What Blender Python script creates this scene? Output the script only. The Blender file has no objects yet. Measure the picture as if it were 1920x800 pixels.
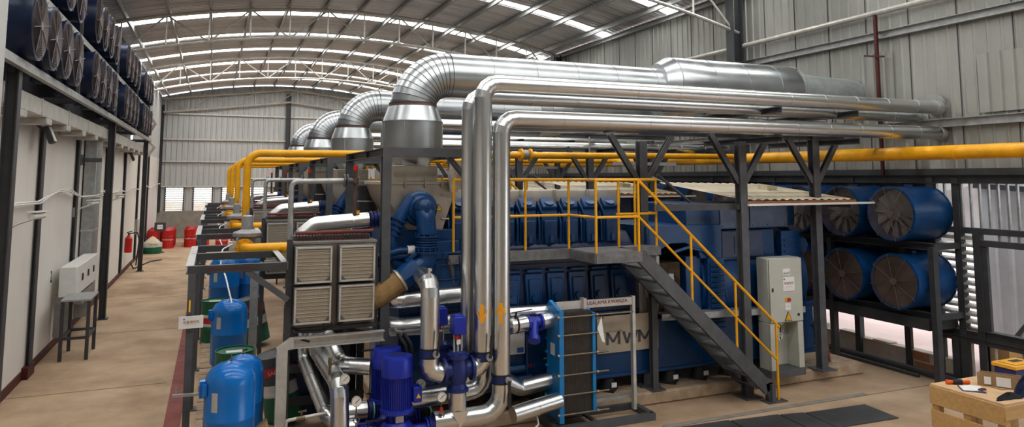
import bpy, math, random
from mathutils import Vector, Matrix
random.seed(7)
S = bpy.context.scene
COL = S.collection
PI = math.pi
V = Vector

# ------------------------------------------------------------------ materials
def mat(name, col, rough=.5, metal=0., var=.12, vs=6., bump=0., bs=40., col2=None, stretch=None, rvar=.0, emit=None, spec=None):
    m = bpy.data.materials.new(name); m.use_nodes = True
    nt = m.node_tree; n = nt.nodes; l = nt.links
    b = n['Principled BSDF']
    b.inputs['Roughness'].default_value = rough
    b.inputs['Metallic'].default_value = metal
    if spec is not None: b.inputs['Specular IOR Level'].default_value = spec
    tc = n.new('ShaderNodeTexCoord'); src = tc.outputs['Object']
    if stretch:
        mp = n.new('ShaderNodeMapping'); mp.inputs['Scale'].default_value = stretch
        l.new(src, mp.inputs['Vector']); src = mp.outputs['Vector']
    if var or col2:
        t = n.new('ShaderNodeTexNoise'); t.inputs['Scale'].default_value = vs; t.inputs['Detail'].default_value = 6
        t.inputs['Roughness'].default_value = .6
        l.new(src, t.inputs['Vector'])
        r = n.new('ShaderNodeValToRGB')
        r.color_ramp.elements[0].position = .3; r.color_ramp.elements[1].position = .7
        c2 = col2 if col2 else tuple(min(1, c*(1+var)) for c in col)
        c1 = col if col2 else tuple(c*(1-var) for c in col)
        r.color_ramp.elements[0].color = (*c1, 1); r.color_ramp.elements[1].color = (*c2, 1)
        l.new(t.outputs['Fac'], r.inputs['Fac']); l.new(r.outputs['Color'], b.inputs['Base Color'])
        if rvar:
            mr = n.new('ShaderNodeMapRange'); mr.inputs['To Min'].default_value = rough-rvar; mr.inputs['To Max'].default_value = rough+rvar
            mr.inputs['From Min'].default_value = .3; mr.inputs['From Max'].default_value = .7
            l.new(t.outputs['Fac'], mr.inputs['Value']); l.new(mr.outputs['Result'], b.inputs['Roughness'])
    else:
        b.inputs['Base Color'].default_value = (*col, 1)
    if bump:
        t2 = n.new('ShaderNodeTexNoise'); t2.inputs['Scale'].default_value = bs; t2.inputs['Detail'].default_value = 3
        l.new(src, t2.inputs['Vector'])
        bp = n.new('ShaderNodeBump'); bp.inputs['Strength'].default_value = bump; bp.inputs['Distance'].default_value = .02
        l.new(t2.outputs['Fac'], bp.inputs['Height']); l.new(bp.outputs['Normal'], b.inputs['Normal'])
    if emit:
        b.inputs['Emission Color'].default_value = (*emit[0], 1); b.inputs['Emission Strength'].default_value = emit[1]
    return m

M = {}
M['clad'] = mat('aluminium_cladding', (.66,.68,.69), .3, 1., .04, 2., 0, 4.)
M['duct'] = mat('galvanised_duct', (.47,.50,.52), .33, 1., .10, 2.5, .012, 4., rvar=.05)
M['galv'] = mat('galvanised_steel', (.42,.43,.43), .5, .7, .18, 9., .05, 30.)
M['galvlight'] = mat('light_galvanised_steel', (.55,.54,.51), .5, .4, .15, 7., .05, 30.)
M['steel'] = mat('dark_grey_painted_steel', (.055,.058,.065), .5, 0., .2, 5., .05, 30.)
M['steel2'] = mat('grey_painted_steel', (.095,.10,.11), .5, 0., .2, 5., .05, 30.)
M['blue'] = mat('engine_blue_paint', (.002,.048,.160), .35, 0., .2, 4., .08, 25.)
M['bluedark'] = mat('deep_blue_paint', (.003,.016,.07), .35, 0., .2, 4., .08, 25.)
M['bluepump'] = mat('pump_blue_paint', (.012,.03,.36), .35, 0., .15, 8., .04, 40.)
M['bluevalve'] = mat('valve_dark_blue_paint', (.012,.028,.16), .4, 0., .15, 8., .04, 40.)
M['bluetank'] = mat('tank_blue_paint', (.004,.16,.52), .22, 0., .1, 3., .02, 40.)
M['bluehx'] = mat('light_blue_paint', (.01,.21,.52), .35, 0., .1, 5.)
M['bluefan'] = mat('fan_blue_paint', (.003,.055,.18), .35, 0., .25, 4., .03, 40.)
M['yellow'] = mat('yellow_paint', (.86,.43,.008), .4, 0., .12, 6., .03, 40.)
M['yellowpipe'] = mat('yellow_gas_pipe_paint', (.84,.41,.008), .4, 0., .22, 2.5, .04, 30.)
M['white'] = mat('white_paint', (.72,.72,.70), .5, 0., .05, 6.)
M['label'] = mat('white_sticker', (.8,.8,.8), .5, 0., .03, 6.)
M['cab'] = mat('cabinet_light_grey', (.50,.51,.46), .45, 0., .05, 4.)
M['beige'] = mat('stainless_insulation_sheet', (.50,.46,.40), .38, .75, .12, 4., .12, 8.)
M['greycover'] = mat('grey_cover_paint', (.40,.38,.34), .55, 0., .12, 5.)
M['black'] = mat('black_rubber', (.018,.018,.02), .6, 0., .2, 9.)
M['tread'] = mat('worn_grey_tread', (.17,.17,.175), .5, 0., .3, 8.)
M['mat'] = mat('charcoal_mat_rubber', (.06,.062,.067), .65, 0., .25, 3., .08, 30.)
M['hose'] = mat('brown_fabric_hose', (.30,.19,.08), .8, 0., .2, 12., .2, 80.)
M['rust'] = mat('red_oxide_paint', (.16,.035,.025), .6, 0., .2, 8.)
M['reddark'] = mat('dark_red_paint', (.075,.010,.010), .5, 0., .2, 8.)
M['red'] = mat('red_drum_paint', (.52,.02,.015), .35, 0., .18, 3., .04, 10.)
M['green'] = mat('green_drum_paint', (.008,.13,.065), .35, 0., .2, 4., .04, 12.)
M['greydrum'] = mat('dark_grey_drum_paint', (.06,.065,.075), .4, 0., .2, 4.)
M['drumwhite'] = mat('dirty_white_drum_paint', (.55,.55,.53), .45, 0., .15, 7.)
M['drumred'] = mat('crimson_drum_paint', (.42,.02,.03), .4, 0., .1, 7.)
M['dullpipe'] = mat('brown_stained_pipe', (.13,.09,.07), .5, .4, .3, 9.)
M['brass'] = mat('brass', (.19,.155,.10), .4, .7, .2, 12.)
M['cast'] = mat('cast_grey_metal', (.34,.34,.35), .45, .3, .15, 12., .06, 40.)
M['fanshade'] = mat('fan_blue_with_painted_shade', (.006,.018,.065), .4, 0., .3, 4.)  # darker copy of the fan blue, with the rack's shade in its colour
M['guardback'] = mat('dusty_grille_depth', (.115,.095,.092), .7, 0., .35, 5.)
M['guardgrey'] = mat('grey_mauve_guard_wire', (.21,.185,.19), .5, .4, .2, 8.)
M['guard'] = mat('dusty_guard_wire', (.20,.16,.15), .6, .3, .2, 8.)
M['guardbr'] = mat('brown_dusty_guard_wire', (.19,.13,.10), .6, .2, .2, 8.)
M['blade'] = mat('dusty_fan_blade', (.30,.29,.29), .6, .1, .35, 5.)
M['dirt_and_shade'] = mat('painted_shade_fan_interior', (.02,.019,.02), .9, 0., .2, 5.)  # shade inside the fans, put into a near-black colour
M['filter'] = mat('tan_filter_mesh', (.20,.165,.115), .85, 0., .0, 5.)
M['wood'] = mat('crate_pine', (.52,.33,.14), .65, 0., .12, 3., .05, 20., stretch=(1,8,8))
M['woodtop'] = mat('crate_plywood', (.62,.43,.26), .6, 0., .15, 3., .03, 20., stretch=(2,1,8))
M['card'] = mat('cardboard', (.36,.24,.13), .8, 0., .1, 8.)
M['navy'] = mat('navy_cloth', (.012,.022,.07), .9, 0., .3, 12., .3, 30.)
M['blackcloth'] = mat('black_cloth', (.012,.013,.017), .9, 0., .3, 12., .3, 30.)
M['rag'] = mat('white_insulation_cloth', (.62,.58,.52), .9, 0., .15, 14., .5, 25.)
M['navybox'] = mat('navy_plastic', (.02,.03,.14), .45, 0., .1, 8.)
M['yellid'] = mat('yellow_plastic', (.78,.42,.05), .45, 0., .1, 8.)
M['orange'] = mat('orange_plastic', (.75,.13,.02), .4, 0., .05, 8.)
M['sheet'] = mat('beige_roof_sheet', (.62,.55,.42), .5, .0, .15, 3., .05, 12.)
M['plate'] = mat('beige_name_plate', (.52,.45,.35), .55, 0., .07, 8.)
M['textgrey'] = mat('grey_lettering', (.10,.10,.11), .6, 0., 0)
M['textblack'] = mat('black_lettering', (.015,.015,.018), .6, 0., 0)
M['textred'] = mat('red_lettering', (.25,.02,.02), .6, 0., 0)
M['textdarkred'] = mat('faded_red_lettering', (.14,.03,.03), .7, 0., 0)
M['textgold'] = mat('gold_lettering', (.30,.15,.01), .6, 0., 0)
M['warn'] = mat('warning_yellow', (.85,.50,.02), .5, 0., 0)
M['arrow'] = mat('orange_yellow_arrow_paint', (.85,.38,.01), .5, 0., .05, 20.)
M['textwhite'] = mat('white_lettering', (.8,.78,.76), .6, 0., 0)
M['skyblue'] = mat('sticker_blue', (.03,.13,.5), .5, 0., 0)
M['cyan'] = mat('pale_gasket', (.25,.55,.55), .5, 0., 0)
M['concrete'] = mat('concrete', (.27,.25,.22), .85, 0., .2, 3., .2, 14.)
M['plinth'] = mat('tan_concrete_plinth', (.33,.24,.16), .9, 0., .25, 5., .35, 16., col2=(.52,.41,.30))
M['redline'] = mat('faded_red_floor_paint', (.24,.075,.065), .75, 0., .25, 4.)
M['brick'] = mat('hollow_block', (.30,.24,.18), .9, 0., .3, 3., .3, 14., col2=(.42,.34,.26))
M['bright'] = mat('outdoor_pink_paving', (.36,.25,.225), .8, 0., .12, .7, col2=(.46,.35,.32))
M['outwall'] = mat('outdoor_pale_sheet', (.82,.84,.9), .55, .0, .08, 2.)
M['outpale'] = mat('outdoor_weathered_render', (.85,.83,.8), .8, 0., .12, 3.)
M['sky'] = mat('translucent_skylight_sheet', (.9,.9,.9), .6, 0., 0, emit=((1.,.985,.95), 12.0))
M['glass'] = mat('gauge_face', (.7,.7,.68), .2, 0., 0)
M['winlight'] = mat('dusty_daylit_pane', (.8,.8,.78), .6, 0., .1, 2.)

def wallmat(name, c1, c2, sc, stretch, dirt_and_shade, dsc, rough=.6, metal=0., bump=.08, bs=6.):
    m = bpy.data.materials.new(name); m.use_nodes = True
    nt = m.node_tree; n = nt.nodes; l = nt.links; b = n['Principled BSDF']
    b.inputs['Roughness'].default_value = rough; b.inputs['Metallic'].default_value = metal
    tc = n.new('ShaderNodeTexCoord')
    def noise(s, st, det=8):
        mp = n.new('ShaderNodeMapping'); mp.inputs['Scale'].default_value = st
        l.new(tc.outputs['Object'], mp.inputs['Vector'])
        t = n.new('ShaderNodeTexNoise'); t.inputs['Scale'].default_value = s; t.inputs['Detail'].default_value = det
        t.inputs['Roughness'].default_value = .62
        l.new(mp.outputs['Vector'], t.inputs['Vector']); return t
    a = noise(sc, stretch); r = n.new('ShaderNodeValToRGB')
    r.color_ramp.elements[0].position = .32; r.color_ramp.elements[1].position = .68
    r.color_ramp.elements[0].color = (*c1, 1); r.color_ramp.elements[1].color = (*c2, 1)
    l.new(a.outputs['Fac'], r.inputs['Fac'])
    d = noise(dsc, (stretch[0]*.6, stretch[1]*.6, stretch[2]*.6)); r2 = n.new('ShaderNodeValToRGB')
    r2.color_ramp.elements[0].position = .52; r2.color_ramp.elements[1].position = .78
    r2.color_ramp.elements[0].color = (1,1,1,1); r2.color_ramp.elements[1].color = (*dirt_and_shade, 1)
    l.new(d.outputs['Fac'], r2.inputs['Fac'])
    mx = n.new('ShaderNodeMix'); mx.data_type = 'RGBA'; mx.blend_type = 'MULTIPLY'; mx.inputs[0].default_value = 1
    l.new(r.outputs['Color'], mx.inputs[6]); l.new(r2.outputs['Color'], mx.inputs[7])
    l.new(mx.outputs[2], b.inputs['Base Color'])
    t2 = noise(bs, (1,1,1), 4); bp = n.new('ShaderNodeBump'); bp.inputs['Strength'].default_value = bump; bp.inputs['Distance'].default_value = .05
    l.new(t2.outputs['Fac'], bp.inputs['Height']); l.new(bp.outputs['Normal'], b.inputs['Normal'])
    return m
M['floor'] = wallmat('dusty_tan_concrete', (.37,.26,.17), (.55,.41,.285), .9, (1,1,1), (.5,.42,.36), .45, .8, 0, .12, 9.)
M['plaster'] = wallmat('white_plaster', (.68,.655,.62), (.76,.735,.70), .6, (1,1,.35), (.86,.82,.76), .5, .8, 0, .06, 5.)
M['corr'] = wallmat('corrugated_wall_sheet', (.30,.305,.285), (.42,.425,.40), .5, (1,1,.4), (.80,.77,.72), .35, .42, .35, .14, 2.6)
M['corrback'] = wallmat('corrugated_end_wall_sheet', (.44,.45,.45), (.54,.55,.545), .3, (1,1,.4), (.85,.83,.8), .3, .5, .2, .05, 2.)
M['roof'] = wallmat('corrugated_roof_sheet', (.48,.485,.49), (.80,.805,.81), .9, (.18,2.5,1), (.5,.49,.47), .5, .38, .25, .08, 3.)

def brickmat():
    m=bpy.data.materials.new('grey_block_masonry'); m.use_nodes=True; n=m.node_tree.nodes; l=m.node_tree.links; b=n['Principled BSDF']; b.inputs['Roughness'].default_value=.9
    tc=n.new('ShaderNodeTexCoord'); mp=n.new('ShaderNodeMapping'); mp.inputs['Rotation'].default_value=(PI/2,0,PI/2)
    l.new(tc.outputs['Object'],mp.inputs['Vector'])
    k=n.new('ShaderNodeTexBrick'); k.inputs['Scale'].default_value=1.; k.inputs['Brick Width'].default_value=.42; k.inputs['Row Height'].default_value=.2; k.inputs['Mortar Size'].default_value=.018
    k.inputs['Color1'].default_value=(.30,.255,.205,1); k.inputs['Color2'].default_value=(.46,.36,.27,1); k.inputs['Mortar'].default_value=(.5,.44,.37,1); k.inputs['Bias'].default_value=-.2
    l.new(mp.outputs['Vector'],k.inputs['Vector'])
    t=n.new('ShaderNodeTexNoise'); t.inputs['Scale'].default_value=7; t.inputs['Detail'].default_value=6; l.new(tc.outputs['Object'],t.inputs['Vector'])
    mx=n.new('ShaderNodeMix'); mx.data_type='RGBA'; mx.blend_type='OVERLAY'; mx.inputs[0].default_value=.8
    l.new(k.outputs['Color'],mx.inputs[6]); l.new(t.outputs['Color'],mx.inputs[7])
    hs=n.new('ShaderNodeMix'); hs.data_type='RGBA'; hs.inputs[0].default_value=.55; l.new(mx.outputs[2],hs.inputs[6]); l.new(k.outputs['Color'],hs.inputs[7])
    l.new(hs.outputs[2],b.inputs['Base Color'])
    bp=n.new('ShaderNodeBump'); bp.inputs['Strength'].default_value=.4; bp.inputs['Distance'].default_value=.03; l.new(t.outputs['Fac'],bp.inputs['Height']); l.new(bp.outputs['Normal'],b.inputs['Normal'])
    return m
M['brick']=brickmat()
# woven filter: procedural brick pattern
def filtermat():
    m = M['filter']; n = m.node_tree.nodes; l = m.node_tree.links; b = n['Principled BSDF']
    tc = n.new('ShaderNodeTexCoord'); mp = n.new('ShaderNodeMapping')
    mp.inputs['Rotation'].default_value = (PI/2, 0, 0)
    l.new(tc.outputs['Object'], mp.inputs['Vector'])
    k = n.new('ShaderNodeTexBrick'); k.inputs['Scale'].default_value = 1.
    k.inputs['Brick Width'].default_value = .016; k.inputs['Row Height'].default_value = .012; k.inputs['Mortar Size'].default_value = .0022
    k.inputs['Color1'].default_value = (.17,.135,.09,1); k.inputs['Color2'].default_value = (.24,.20,.14,1); k.inputs['Mortar'].default_value = (.42,.37,.29,1)
    l.new(mp.outputs['Vector'], k.inputs['Vector']); l.new(k.outputs['Color'], b.inputs['Base Color'])
filtermat()

# ------------------------------------------------------------------ mesh builder
class B:
    def __init__(s): s.v=[]; s.f=[]; s.sm=[]; s.mi=[]; s.m=0
    def add(s, vs, fs, smooth=False):
        o=len(s.v); s.v += [tuple(p) for p in vs]
        for f in fs: s.f.append([i+o for i in f]); s.sm.append(smooth); s.mi.append(s.m)
        return s
    def box(s,x0,x1,y0,y1,z0,z1):
        if x0>x1: x0,x1=x1,x0
        if y0>y1: y0,y1=y1,y0
        if z0>z1: z0,z1=z1,z0
        vs=[(x,y,z) for z in (z0,z1) for y in (y0,y1) for x in (x0,x1)]
        return s.add(vs,[(0,2,3,1),(4,5,7,6),(0,1,5,4),(2,6,7,3),(0,4,6,2),(1,3,7,5)])
    def cbox(s,c,sz): return s.box(c[0]-sz[0]/2,c[0]+sz[0]/2,c[1]-sz[1]/2,c[1]+sz[1]/2,c[2]-sz[2]/2,c[2]+sz[2]/2)
    def bar(s,p,q,w,h=None,up=(0,0,1)):
        h=h or w; p=V(p);q=V(q);d=(q-p).normalized();u=V(up)
        if abs(d.dot(u))>.99: u=V((0,1,0))
        a=d.cross(u).normalized();b=a.cross(d)
        vs=[]
        for c in (p,q):
            for i,j in ((-1,-1),(1,-1),(1,1),(-1,1)): vs.append(c+a*(i*w/2)+b*(j*h/2))
        return s.add(vs,[(3,2,1,0),(4,5,6,7),(0,1,5,4),(1,2,6,5),(2,3,7,6),(3,0,4,7)])
    def hbeam(s,p,q,w,h=None,t=.012,up=(0,0,1)):
        h=h or w; p=V(p);q=V(q);d=(q-p).normalized();u=V(up)
        if abs(d.dot(u))>.99: u=V((0,1,0))
        a=d.cross(u).normalized();b=a.cross(d)
        s.bar(p+b*(h/2-t/2),q+b*(h/2-t/2),w,t,b); s.bar(p-b*(h/2-t/2),q-b*(h/2-t/2),w,t,b); s.bar(p,q,t,h-2*t,b)
        return s
    def chan(s,p,q,w,h,t=.012,up=(0,0,1),side=1):
        p=V(p);q=V(q);d=(q-p).normalized();u=V(up)
        if abs(d.dot(u))>.99: u=V((0,1,0))
        a=d.cross(u).normalized();b=a.cross(d)
        s.bar(p+b*(h/2-t/2),q+b*(h/2-t/2),w,t,b); s.bar(p-b*(h/2-t/2),q-b*(h/2-t/2),w,t,b)
        o=a*side*(w/2-t/2); s.bar(p+o,q+o,t,h-2*t,b); return s
    def frame(s,d):
        d=V(d).normalized(); u=V((0,0,1)) if abs(d.z)<.9 else V((0,1,0))
        a=d.cross(u).normalized(); return d,a,a.cross(d)
    def lathe(s,o,axis,prof,n=24,smooth=True,caps=True):
        d,a,b=s.frame(axis); o=V(o); vs=[];fs=[]
        k=len(prof)
        for t,r in prof:
            for i in range(n):
                an=2*PI*i/n; vs.append(o+d*t+(a*math.cos(an)+b*math.sin(an))*r)
        for j in range(k-1):
            for i in range(n):
                i2=(i+1)%n; fs.append((j*n+i,j*n+i2,(j+1)*n+i2,(j+1)*n+i))
        s.add(vs,fs,smooth)
        if caps:
            if prof[0][1]>1e-4: s.add(vs[:n],[tuple(range(n-1,-1,-1))])
            if prof[-1][1]>1e-4: s.add(vs[-n:],[tuple(range(n))])
        return s
    def cyl(s,p,q,r,r2=None,n=16,caps=True):
        p=V(p);q=V(q); return s.lathe(p,q-p,[(0,r),((q-p).length,r if r2 is None else r2)],n,True,caps)
    def disc(s,p,d,r,t=.01,n=24): p=V(p); return s.cyl(p,p+V(d).normalized()*t,r,n=n)
    def tube(s,pts,r,n=12,caps=True,facet=False):
        pts=[V(p) for p in pts]; m=len(pts); rs=r if isinstance(r,(list,tuple)) else [r]*m
        rings=[]; 
        t0=(pts[1]-pts[0]).normalized(); _,a,_b=s.frame(t0)
        for i,p in enumerate(pts):
            if i==0: t=(pts[1]-p).normalized(); k=1.; nrm=t
            elif i==m-1: t=(p-pts[i-1]).normalized(); nrm=t
            else:
                t1=(p-pts[i-1]).normalized(); t2=(pts[i+1]-p).normalized(); nrm=(t1+t2).normalized()
            a=(a-nrm*a.dot(nrm)).normalized(); bb=nrm.cross(a)
            ring=[]
            sc=1.; ax=None
            if 0<i<m-1:
                c=t1.dot(t2); 
                if c<.9999:
                    half=math.acos(max(-1,min(1,c)))/2; sc=1/max(.3,math.cos(half)); ax=(t2-t1).normalized()
            for j in range(n):
                an=2*PI*j/n; o=(a*math.cos(an)+bb*math.sin(an))*rs[i]
                if ax is not None: o=o+ax*(o.dot(ax))*(sc-1)
                ring.append(p+o)
            rings.append(ring)
        if facet:
            for i in range(m-1):
                s.add(rings[i]+rings[i+1],[(j,(j+1)%n,n+(j+1)%n,n+j) for j in range(n)],True)
        else:
            vs=[p for rg in rings for p in rg]; fs=[]
            for i in range(m-1):
                for j in range(n): fs.append((i*n+j,i*n+(j+1)%n,(i+1)*n+(j+1)%n,(i+1)*n+j))
            s.add(vs,fs,True)
        if caps: s.add(rings[0],[tuple(range(n-1,-1,-1))]); s.add(rings[-1],[tuple(range(n))])
        return s
    def sph(s,c,r,n=16,m=8,sc=(1,1,1)):
        c=V(c); vs=[];fs=[]
        for i in range(m+1):
            ph=PI*i/m
            for j in range(n):
                th=2*PI*j/n; vs.append((c.x+r*sc[0]*math.sin(ph)*math.cos(th),c.y+r*sc[1]*math.sin(ph)*math.sin(th),c.z+r*sc[2]*math.cos(ph)))
        for i in range(m):
            for j in range(n): fs.append((i*n+j,(i+1)*n+j,(i+1)*n+(j+1)%n,i*n+(j+1)%n))
        return s.add(vs,fs,True)
    def prism(s,pts,vec):
        pts=[V(p) for p in pts]; v=V(vec); n=len(pts)
        nrm=V((0,0,0))
        for i in range(n): nrm+= (pts[i]-pts[0]).cross(pts[(i+1)%n]-pts[0])
        if nrm.dot(v)>0: pts=pts[::-1]
        vs=pts+[p+v for p in pts]
        fs=[tuple(range(n)),tuple(range(2*n-1,n-1,-1))]+[(i,i+n,(i+1)%n+n,(i+1)%n) for i in range(n)]
        return s.add(vs,fs)
    def poly(s,pts): return s.add([V(p) for p in pts],[tuple(range(len(pts)))])
    def ring(s,c,axis,R,r,n=28,m=4):
        d,a,b=s.frame(axis); c=V(c); vs=[];fs=[]
        for i in range(n):
            an=2*PI*i/n; e=a*math.cos(an)+b*math.sin(an)
            for j in range(m):
                bn=2*PI*j/m+PI/4; vs.append(c+e*(R+r*math.cos(bn))+d*(r*math.sin(bn)))
        for i in range(n):
            for j in range(m): fs.append((i*m+j,((i+1)%n)*m+j,((i+1)%n)*m+(j+1)%m,i*m+(j+1)%m))
        return s.add(vs,fs,True)
    def text(s,txt,size,o,xd,yd,off=0.,align='CENTER',depth=.002):
        cu=bpy.data.curves.new('t','FONT'); cu.body=txt; cu.size=size; cu.align_x=align; cu.align_y='CENTER'; cu.resolution_u=3
        ob=bpy.data.objects.new('t',cu); COL.objects.link(ob)
        dg=bpy.context.evaluated_depsgraph_get(); me=bpy.data.meshes.new_from_object(ob.evaluated_get(dg))
        xd=V(xd).normalized(); yd=V(yd).normalized(); nd=xd.cross(yd); o=V(o)+nd*depth
        vs=[o+xd*v.co.x+yd*v.co.y for v in me.vertices]; fs=[tuple(p.vertices) for p in me.polygons]
        s.add(vs,fs); bpy.data.objects.remove(ob); bpy.data.meshes.remove(me); bpy.data.curves.remove(cu); return s

def arc_path(pts, R, k=5):
    """polyline with rounded corners of radius R"""
    pts=[V(p) for p in pts]; Rs=R if isinstance(R,(list,tuple)) else [R]*len(pts); out=[pts[0]]
    for i in range(1,len(pts)-1):
        p=pts[i]; u=(pts[i-1]-p).normalized(); w=(pts[i+1]-p).normalized()
        ang=math.acos(max(-1,min(1,u.dot(w)))); 
        if ang>PI-.02: out.append(p); continue
        r=Rs[i]; t=r/math.tan(ang/2); c=p+(u+w).normalized()*(r/math.sin(ang/2))
        a0=p+u*t-c; a1=p+w*t-c; tot=a0.angle(a1); ax=a0.cross(a1).normalized()
        for j in range(k+1): out.append(c+Matrix.Rotation(tot*j/k,3,ax)@a0)
    out.append(pts[-1]); return out

# ------------------------------------------------------------------ scene objects
def wloc(o):
    l=V((0,0,0))
    while o is not None: l+=o.location; o=o.parent
    return l
def part(name, b, mats, parent=None, bevel=0., label=None, seg=1):
    me=bpy.data.meshes.new(name)
    off=wloc(parent) if parent else V((0,0,0))
    me.from_pydata([(p[0]-off.x,p[1]-off.y,p[2]-off.z) for p in b.v],[],b.f)
    if not isinstance(mats,(list,tuple)): mats=[mats]
    for m in mats: me.materials.append(m if not isinstance(m,str) else M[m])
    me.polygons.foreach_set('use_smooth',b.sm); me.polygons.foreach_set('material_index',b.mi)
    me.set_sharp_from_angle(angle=math.radians(33))
    me.update()
    o=bpy.data.objects.new(name,me); COL.objects.link(o)
    if parent: o.parent=parent
    if bevel:
        md=o.modifiers.new('bevel','BEVEL'); md.width=bevel; md.segments=seg; md.limit_method='ANGLE'; md.angle_limit=math.radians(40)
    if label: o['label']=label
    return o
def struct(name,b,mats,bevel=0.,label=None):
    o=part(name,b,mats,None,bevel); o['kind']='structure'
    if label: o['label']=label
    return o
NTH=['nearest','second nearest','third nearest','fourth nearest','fifth nearest']
BAY=5.1
TODO=[]
def tag(o,label,cat,group=None,ks=None):
    o['label']=label.format(n=NTH[0]); o['category']=cat
    if group: o['group']=group
    if ks: TODO.append((o,label,ks))
    return o
def thing(name,loc,label,cat,group=None,ks=None):
    o=bpy.data.objects.new(name,None); COL.objects.link(o); o.location=loc; o.empty_display_size=.1
    return tag(o,label,cat,group,ks)
def copy_tree(o,parent=None):
    c=o.copy(); COL.objects.link(c)
    if parent is not None: c.parent=parent
    for ch in list(o.children): copy_tree(ch,c)
    return c
# ================================================================== SETTING
WX=12.0      # right wall
LX=-2.95     # left wall
YB=46.2      # end wall
Y0=-4.0      # hall runs on behind the camera
def zr(x): return 9.28-.0177*(x-4.4)**2
b=B(); b.box(LX-.3,WX,Y0,YB+.2,-.12,0)
b.m=1
for y,x0,x1 in ((13.8,LX,-.6),(18.6,LX,-.55),(23.5,LX,0),(30,LX,1),(36.2,LX,1.5)): b.box(x0,x1,y,y+.03,0,.002)
b.box(9.0,11.6,8.62,8.64,0,.002)
struct('floor',b,['floor',mat('floor_joint_dirt',(.20,.15,.10),.9)])
b=B(); b.box(WX,34,-12,40,-.14,-.02)
b.m=1; b.box(12.6,33,7.6,7.72,-.02,-.012); b.box(15,33,10.6,10.68,-.02,-.012)
struct('ground',b,['bright','concrete'])
b=B(); b.box(-.52,-.30,2,YB-5,.0,.003); struct('trim_1',b,'redline')
# paving strips with narrow gutter slabs beside the aisle
b=B()
for i in range(40): b.box(-.1,.95,9.0+i*.42,9.38+i*.42,0,.03)
struct('trim_2',b,'plinth')
# left wall
b=B(); b.box(LX-.25,LX,Y0,YB,0,4.62); struct('wall_left',b,'plaster')
b=B(); b.box(LX-.3,LX-.12,Y0,31.5,4.62,8.32); struct('wall_left_upper',b,'steel')
def corr(b,axis,c,a0,a1,z0,z1,pitch,dep,sgn,flat=.62):
    """corrugated sheet; axis 'x' = sheet spans along x at y=c, 'y' = along y at x=c; z1 may be a function"""
    n=int((a1-a0)/pitch); prof=[]
    for i in range(n):
        s=a0+i*pitch; r=pitch
        prof+= [(s,0),(s+r*flat,0),(s+r*(flat+.10),dep),(s+r*.90,dep)]
    prof.append((a1,0))
    vs=[];fs=[]
    for a,d in prof:
        zt=z1(a) if callable(z1) else z1
        for z in (z0,zt): vs.append((a,c+d*sgn,z) if axis=='x' else (c+d*sgn,a,z))
    for i in range(len(prof)-1): fs.append((2*i,2*i+2,2*i+3,2*i+1))
    b.add(vs,fs)
b=B(); corr(b,'y',LX-.05,31.5,YB,4.62,8.3,.25,.04,1); struct('wall_left_sheeting',b,'corrback')
b=B(); b.box(LX-.27,LX+.02,2,YB,0,.16); b.box(LX-.1,LX+.1,14.95,15.45,0,.2); b.box(LX-.1,LX+.12,18.8,19.2,0,.18); struct('baseboard_left',b,'reddark')
for i,y in enumerate((15.25,19.0,23.9,28.6,33.6,38.4)):
    b=B(); b.hbeam((LX+.0,y,.15),(LX+.0,y,4.6),.22,.16,.02,up=(1,0,0)); o=struct('column',b,'steel',label='dark steel column set into the white plaster wall')
# end wall
def zt(x): return zr(x)-.05
b=B(); corr(b,'x',YB,LX-.2,WX+.2,2.99,zt,.30,.05,-1)
for x0,x1 in ((-3.1,-2.56),(-1.58,-1.05),(-.02,.5),(1.45,2.0),(2.95,3.5),(4.45,12.2)): corr(b,'x',YB,x0,x1,1.55,2.99,.18,.04,-1)
struct('wall_back',b,'corrback')
b=B(); b.box(LX,WX,YB-.18,YB+.1,0,1.56); struct('wall_back_lower',b,'concrete',.02)
for i,(x0,x1) in enumerate(((-2.56,-1.58),(-1.05,-.02),(.5,1.45),(2.0,2.95),(3.5,4.45))):
    t=bpy.data.objects.new('window_%d'%(i+1),None); COL.objects.link(t); t.location=(x0,YB,1.6); t['kind']='structure'
    b=B(); b.box(x0-.03,x0+.03,YB-.1,YB,1.56,3.0); b.box(x1-.03,x1+.03,YB-.1,YB,1.56,3.0); part('window_frame',b,'steel',t)
    b=B()
    for k in range(11):
        z=1.62+k*.127; b.add([(x0,YB-.09,z),(x1,YB-.09,z),(x1,YB-.02,z+.07),(x0,YB-.02,z+.07)],[(0,1,2,3)])
    part('louvre',b,'galvlight',t)
b=B(); b.box(-9,14,52,52.2,-1,1.9); struct('exterior_yard_wall',b,mat('orange_earth_outdoors',(.75,.38,.22),.9,0,.3,1.5,col2=(.8,.75,.68)))
b=B(); b.box(-10,14,YB+.3,54,-.2,-.02); struct('exterior_yard_ground',b,'bright')
# girts and columns on the end wall
for i,z in enumerate((2.99,4.46,5.77,7.28)):
    b=B(); b.chan((LX,YB-.12,z),(WX,YB-.12,z),.1,.09); struct('girt',b,'galvlight',label='horizontal steel girt on the corrugated end wall')
for x in (LX+.02,4.2,WX-.2):
    b=B(); b.hbeam((x,YB-.22,1.5 if x!=4.2 else 1.5),(x,YB-.22,zr(x)-.55),.26,.26,.02,up=(1,0,0)); struct('column',b,'steel',label='dark steel column standing at the corrugated end wall')
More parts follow.
